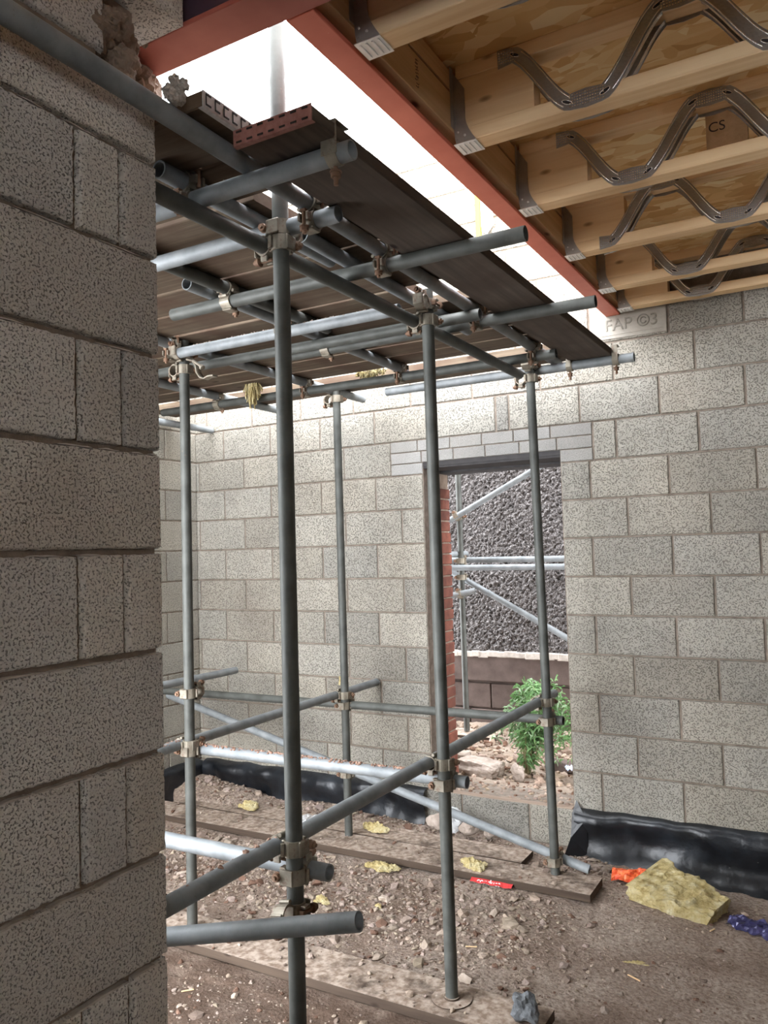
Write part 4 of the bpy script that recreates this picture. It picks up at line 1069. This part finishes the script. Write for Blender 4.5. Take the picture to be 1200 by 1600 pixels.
# ------------------------------------------------------------------ debris, wool, litter
def crumbs(label, p0, p1, n, smax, mat, cat='crumbs'):
    p0, p1 = Vector(p0), Vector(p1); mb = MB(); d = (p1 - p0).normalized(); sd = d.cross(Vector((0, 0, 1))).normalized()
    for i in range(n):
        t_ = random.random(); a = random.gauss(0, 0.35); s = random.uniform(0.002, smax)
        p = p0.lerp(p1, t_) + sd * (RT * math.sin(a)) + Vector((0, 0, RT * math.cos(a) + s * 0.2)); stone(mb, p, s, 0.6, stone_tone())
    tag(mb.build('mortar_crumbs', [mat]), label, cat, kind='stuff')
crumbs('rust brown crumbs lying along the low crosswise tube', (-2.72, 2.893, -0.91), (-1.45, 2.893, -0.905), 330, 0.009, M_RUSTCRUMB)
crumbs('pale crumbs lying along top of a platform transom', (-2.6, 2.79, ZA), (-1.52, 2.79, ZA), 180, 0.006, M_STONE)
crumbs('rust brown crumbs on low ledger by near wall edge', (-2.752, 2.3, -0.885), (-2.752, 2.85, -0.88), 160, 0.008, M_RUSTCRUMB)
crumbs('crumbs on the transom nearest the camera', (-1.50, 1.606, ZA), (-1.34, 1.606, ZA), 45, 0.004, M_STONE)
crumbs('mud spots on the long knee high ledger by near wall', (XL, 1.40, -0.833), (XL, 1.9, -0.833), 16, 0.012, M_RUSTCRUMB)

def wool(label, p, size, seed, n=1, rotz=0.0, name='mineral_wool_tuft'):
    import bmesh
    rnd = random.Random(seed); bm = bmesh.new()
    for q in range(n * 3):
        ox, oy = (0, 0) if q == 0 else (rnd.uniform(-.8, .8) * size[0], rnd.uniform(-.8, .8) * size[1])
        k2 = 0.62 if q == 0 else rnd.uniform(0.22, 0.5)
        g = bmesh.ops.create_icosphere(bm, subdivisions=4, radius=1.0)
        for v in g['verts']:
            c = v.co.copy(); s = 1 + 0.5 * noise.noise(c * 1.6 + Vector((seed + q * 3, 0, 0))) + 0.30 * noise.noise(c * 4 + Vector((0, seed, q))) + 0.22 * noise.noise(c * 11)
            v.co = Vector((ox + c.x * size[0] * s * k2, oy + c.y * size[1] * s * k2, max(-0.25 * size[2], c.z * size[2] * 1.5 * s * k2 * (1 + 0.5 * noise.noise(c * 3)))))
    me = bpy.data.meshes.new(name); bm.to_mesh(me); bm.free(); me.materials.append(M_WOOL)
    o = bpy.data.objects.new(name, me); C.objects.link(o); o.location = (p[0], p[1], p[2] + H); o.rotation_euler = (0, 0, rotz)
    return tag(o, label, 'insulation')
# big torn slab of wool
import bmesh
bm = bmesh.new(); bmesh.ops.create_cube(bm, size=1.0); bmesh.ops.subdivide_edges(bm, edges=bm.edges[:], cuts=22, use_grid_fill=True)
for v in bm.verts:
    c = v.co.copy(); x = c.x * 0.40; y = c.y * 0.30; z = (c.z + 0.5) * 0.10
    if c.x > 0.1: y *= 1 - (c.x - 0.1) * 0.75; z *= 1 - (c.x - 0.1) * 0.8
    if c.x < -0.3 and c.y > 0.2: y += 0.05
    q = 0.016 * noise.noise(Vector((x * 14, y * 14, z * 20))) + 0.010 * noise.noise(Vector((x * 45, y * 45, z * 45)))
    v.co = Vector((x + q, y + q * 0.8, z + q * (1 if c.z > -0.4 else 0.2)))
me = bpy.data.meshes.new('mineral_wool_slab'); bm.to_mesh(me); bm.free(); me.materials.append(M_WOOL)
o = bpy.data.objects.new('mineral_wool_slab', me); C.objects.link(o); o.location = (-0.80, 4.23, -1.795 + H); o.rotation_euler = (0.10, 0.06, -0.32)
tag(o, 'large torn yellow mineral wool slab on the dirt floor', 'insulation')
wool('yellow wool tuft on sole board behind thin far upright', (-2.58, 4.30, -1.700), (0.095, 0.05, 0.035), 3, 3)
wool('yellow wool tuft in front of the rear sole board', (-2.31, 3.90, -1.745), (0.085, 0.05, 0.022), 5, 4)
wool('yellow wool tuft on rubble left of nearest upright', (-3.60, 4.33, -1.70), (0.09, 0.06, 0.03), 9, 3)
wool('small yellow wool tuft right of knee high open tube', (-2.37, 3.41, -1.748), (0.045, 0.03, 0.016), 12, 4)
wool('yellow wool clump on rear sole board right of middle upright', (-1.84, 4.06, -1.712), (0.075, 0.05, 0.035), 15, 3)
wool('flat yellow wool scrap in lower right of dirt floor', (-0.87, 3.55, -1.785), (0.06, 0.018, 0.01), 18, 3, 0.3)
wool('tiny yellow wool scrap beyond the small tuft', (-2.09, 3.48, -1.75), (0.022, 0.016, 0.010), 22, 2)
wool('wool tuft caught on coupler of thin far upright', (-2.72, 4.17, -0.80), (0.022, 0.018, 0.045), 25, 2)
# tufts hanging from the boards
def hanging(label, p, w_, h, seed):
    rnd = random.Random(seed); mb = MB()
    for i in range(90):
        x = rnd.uniform(-w_, w_); y = rnd.uniform(-0.02, 0.02); q = Vector((p[0] + x, p[1] + y, p[2])); L = h * rnd.uniform(0.4, 1.0) * (1 - 0.5 * abs(x / w_)); 
        for s_ in range(4):
            r_ = q + Vector((rnd.uniform(-.009, .009), rnd.uniform(-.006, .006), -L / 4)); mb.tube(q, r_, 0.0045, 0.0035, 5, False); q = r_
    tag(mb.build('hanging_wool', [M_WOOL], None, p), label, 'insulation')
hanging('ragged wool tuft hanging from boards left of nearest upright', (-3.07, 3.80, 1.035), 0.045, 0.16, 2)
hanging('wool strands caught in the wide board gap, right of nearest upright', (-2.33, 3.965, 1.045), 0.085, 0.06, 6)

def wrapper(name, label, p, L, W, mats, seed, rotz, cat):
    mb = MB(); n, m = 22, 10; V = []
    for j in range(m + 1):
        for i in range(n + 1):
            u, v = i / n - 0.5, j / m - 0.5
            wd = W * (0.75 + 0.35 * nz(u * 6, seed)); z = 0.012 + 0.020 * nz(u * 7, v * 5, seed) + 0.012 * math.cos(v * PI) + 0.008 * nz(u * 22, v * 15, seed)
            V.append((u * L, v * wd, max(0.001, z)))
    mb.add(V, [(j * (n + 1) + i, j * (n + 1) + i + 1, (j + 1) * (n + 1) + i + 1, (j + 1) * (n + 1) + i) for j in range(m) for i in range(n)], 0, 1, False)
    o = mb.build(name, mats, None, (0, 0, 0), True); o.location = (p[0], p[1], p[2] + H); o.rotation_euler = (0.25, 0, rotz)
    return tag(o, label, cat)
wrapper('crumpled_wrapper', 'crumpled orange red wrapper left of the wool slab', (-1.055, 4.36, -1.748), 0.21, 0.14, [M_GLOSSRED], 2.3, 0.15, 'wrapper')
wrapper('crumpled_wrapper', 'crumpled dark blue wrapper at the right photo edge', (-0.45, 4.12, -1.79), 0.24, 0.13, [M_BLUEFOIL], 5.1, -0.35, 'wrapper')
wrapper('plastic_scrap', 'clear plastic scrap under the near coupler, on rubble', (-3.08, 4.30, -1.725), 0.20, 0.16, [M_FILM], 7.7, 0.5, 'plastic scrap')
wrapper('plastic_scrap', 'blue and white plastic scrap outside by right door edge', (-1.71, 5.50, -1.54), 0.10, 0.07, [plain('pale_blue_plastic', (0.45, 0.52, 0.75), 0.4, 0, (0.85, 0.88, 0.95), 20)], 9.2, 0.5, 'plastic scrap')
rock('plastic_bag', 'clear crumpled plastic bag lying by the doorway sill', 'plastic bag', (-2.16, 4.50, -1.72), (0.065, 0.045, 0.06), M_FILM, 31, 4, 0.3)
mb = MB(); n = 16; V = []
for i in range(n + 1):
    x = -1.80 + 0.23 * i / n; V += [(x, 3.968 - 0.002 * math.sin(i), -1.757), (x, 3.940, -1.748 + 0.003 * math.sin(i * 1.3)), ]
V = [(x, y - 0.0, z + (0.022 if j % 2 == 0 else 0.0) + 0.004) for j, (x, y, z) in enumerate(V)]
mb.add(V, [(2 * i, 2 * i + 1, 2 * i + 3, 2 * i + 2) for i in range(n)], 0, 1, False)
tp = mb.build('printed_tape', [M_REDTAPE]); tag(tp, 'strip of red printed tape beside rear sole board', 'tape')
text_obj('conduct', 0.040, M_WHITE, 'print', tp, (-1.70, 3.9525, -1.739), (math.radians(42), 0, 0), 0.0006)
for i, (x, y, r_, l_) in enumerate(((-1.52, 3.32, 0.5, 0.05), (-0.84, 3.42, -0.4, 0.06), (-0.62, 4.02, 1.2, 0.04), (-2.42, 2.50, 0.9, 0.05))):
    mb = MB(); mb.box(-l_ / 2, l_ / 2, -0.003, 0.003, 0, 0.004, 0, 1, 0.001); o = mb.build('wood_splinter', [M_PINE], None, (0, 0, 0), True)
    o.location = (x, y, gh(x, y) + 0.004 + H); o.rotation_euler = (0, 0.05, r_)
    tag(o, ['pale wood splinter right of middle upright foot', 'pale wood splinter below flat wool scrap, lower right', 'pale wood splinter above the blue wrapper', 'pale splinter on dark dirt below lowest tube'][i], 'splinter')
# litter on the platform edge
lo_ = lump_mesh('mortar_lump', [((-1.272 + random.uniform(-.014, .014), 1.325 + random.uniform(-.018, .018), ZT + 0.030 + random.uniform(0, .042)), [random.uniform(0.010, 0.018)] * 3) for i in range(14)], M_MORTLUMP, 3, 0.5)
tag(lo_, 'knobbly lump of mortar on edge tube beside pale end band', 'mortar lump')
mb = MB(); mb.add([(0, 0, 0), (0.05, 0.01, 0), (0.055, 0.03, 0.012), (0.01, 0.035, 0.012), (0.005, 0.005, 0.02), (0.05, 0.015, 0.02), (0.045, 0.03, 0.028), (0.012, 0.032, 0.026)],
                    [(0, 1, 2, 3), (4, 7, 6, 5), (0, 4, 5, 1), (1, 5, 6, 2), (2, 6, 7, 3), (3, 7, 4, 0)])
o = mb.build('tile_shard', [M_TERRA], None, (0, 0, 0), True); o.location = (-1.31, 1.445, ZU + 0.0375 + H); o.rotation_euler = (0, 0, 0.4); tag(o, 'small orange shard lying on the first crosswise board', 'shard')
# strap, membrane strip and wool on top part of far wall
mb = MB(); mb.box(-1.930, -1.895, YF - 0.012, YF - 0.002, 1.93, 2.75, 0, 1, 0.001); tag(mb.build('yellow_strap', [M_YELLOW]), 'yellow strap hanging down the white upper wall', 'strap')
mb = MB(); 
V = []; n = 12
for i in range(n + 1):
    z = 1.99 + 0.70 * i / n; V += [(-1.885 - 0.02 * i / n, YF - 0.02 - 0.006 * math.sin(i * 1.7), z), (-1.845 - 0.02 * i / n, YF - 0.034 + 0.006 * math.sin(i), z - (0.03 if i == 0 else 0)), (-1.80 - 0.05 * i / n + (-.0 if i else 0), YF - 0.022, z + (0.03 if i == 0 else 0))]
mb.add(V, [(3 * i + q, 3 * i + q + 1, 3 * i + q + 4, 3 * i + q + 3) for i in range(n) for q in range(2)], 0, 1, True)
tag(mb.build('lilac_sheet', [M_LILAC]), 'pale lilac sheet strip hanging beside the yellow strap', 'sheet')
hanging('bright yellow wool hanging beside the pale lilac strip', (-1.745, YF - 0.035, 2.42), 0.075, 0.36, 9)

# ------------------------------------------------------------------ green plant outside the doorway
def plant():
    rnd = random.Random(4); bx, by, bz = -1.985, 5.33, -1.56
    t = thing('leafy_plant', 'green leafy plant growing in rubble outside the doorway', 'plant', (bx, by, bz))
    st = MB(); lf = MB(); lp = MB()
    def leaf(mb, p, d, L, W):
        d = d.normalized(); s = d.cross(Vector((rnd.uniform(-1, 1), rnd.uniform(-1, 1), 1))).normalized(); up = s.cross(d)
        a = p + d * L * 0.35 + s * W + up * L * 0.04; b = p + d * L * 0.35 - s * W + up * L * 0.04; m = p + d * L * 0.4 - up * W * 0.3; c = p + d * L - Vector((0, 0, L * 0.30)); e = p + d * L * 0.75 + s * W * 0.5; g = p + d * L * 0.75 - s * W * 0.5
        mb.add([p, a, e, c, g, b, m], [(0, 6, 1), (1, 6, 2), (2, 6, 3), (3, 6, 4), (4, 6, 5), (5, 6, 0)], 0, 1, False)
    tips = []
    for q in range(46):
        an = rnd.uniform(0, 2 * PI); sp = rnd.uniform(0.05, 0.26); hh = rnd.uniform(0.25, 0.80)
        side = math.cos(an)
        if q % 3 == 0: sp *= 1.2
        top = Vector((bx + 0.13 + sp * side * 1.15, by + sp * math.sin(an) * 0.7, bz + hh * (1 - 0.25 * abs(side))))
        p = Vector((bx + rnd.uniform(-.02, .02), by + rnd.uniform(-.02, .02), bz)); N = 9; pts = []
        for i in range(N + 1):
            u = i / N; v = p.lerp(top, u); v.z += 0.16 * math.sin(PI * u) ; v.x += 0.012 * math.sin(7 * u + q)
            if u > 0.7: v.z -= (u - 0.7) ** 2 * 1.1 * (0.5 + rnd.random() * 0.5)
            pts.append(v)
        for i in range(N): st.tube(pts[i], pts[i + 1], 0.0028 - 0.0018 * i / N, 0.0028 - 0.0018 * (i + 1) / N, 5, False)
        for i in range(1, N + 1):
            if i < 3 and rnd.random() < 0.6: continue
            for r_ in range(7):
                d = Vector((rnd.uniform(-1, 1), rnd.uniform(-1, 1), rnd.uniform(-0.6, 0.7))); m_ = lp if (pts[i].x < bx - 0.02 and rnd.random() < 0.6) or rnd.random() < 0.15 else lf
                leaf(m_, pts[i] + Vector((rnd.uniform(-.01, .01), rnd.uniform(-.01, .01), rnd.uniform(-.02, .02))), d, rnd.uniform(0.035, 0.085), rnd.uniform(0.004, 0.008))
    o_ = (bx, by, bz)
    st.build('stems', [M_STEM], t, o_); a = lf.build('leaves', [M_LEAF], t, o_); b = lp.build('leaves', [M_LEAFP], t, o_); b['label'] = 'paler green leaves'
plant()
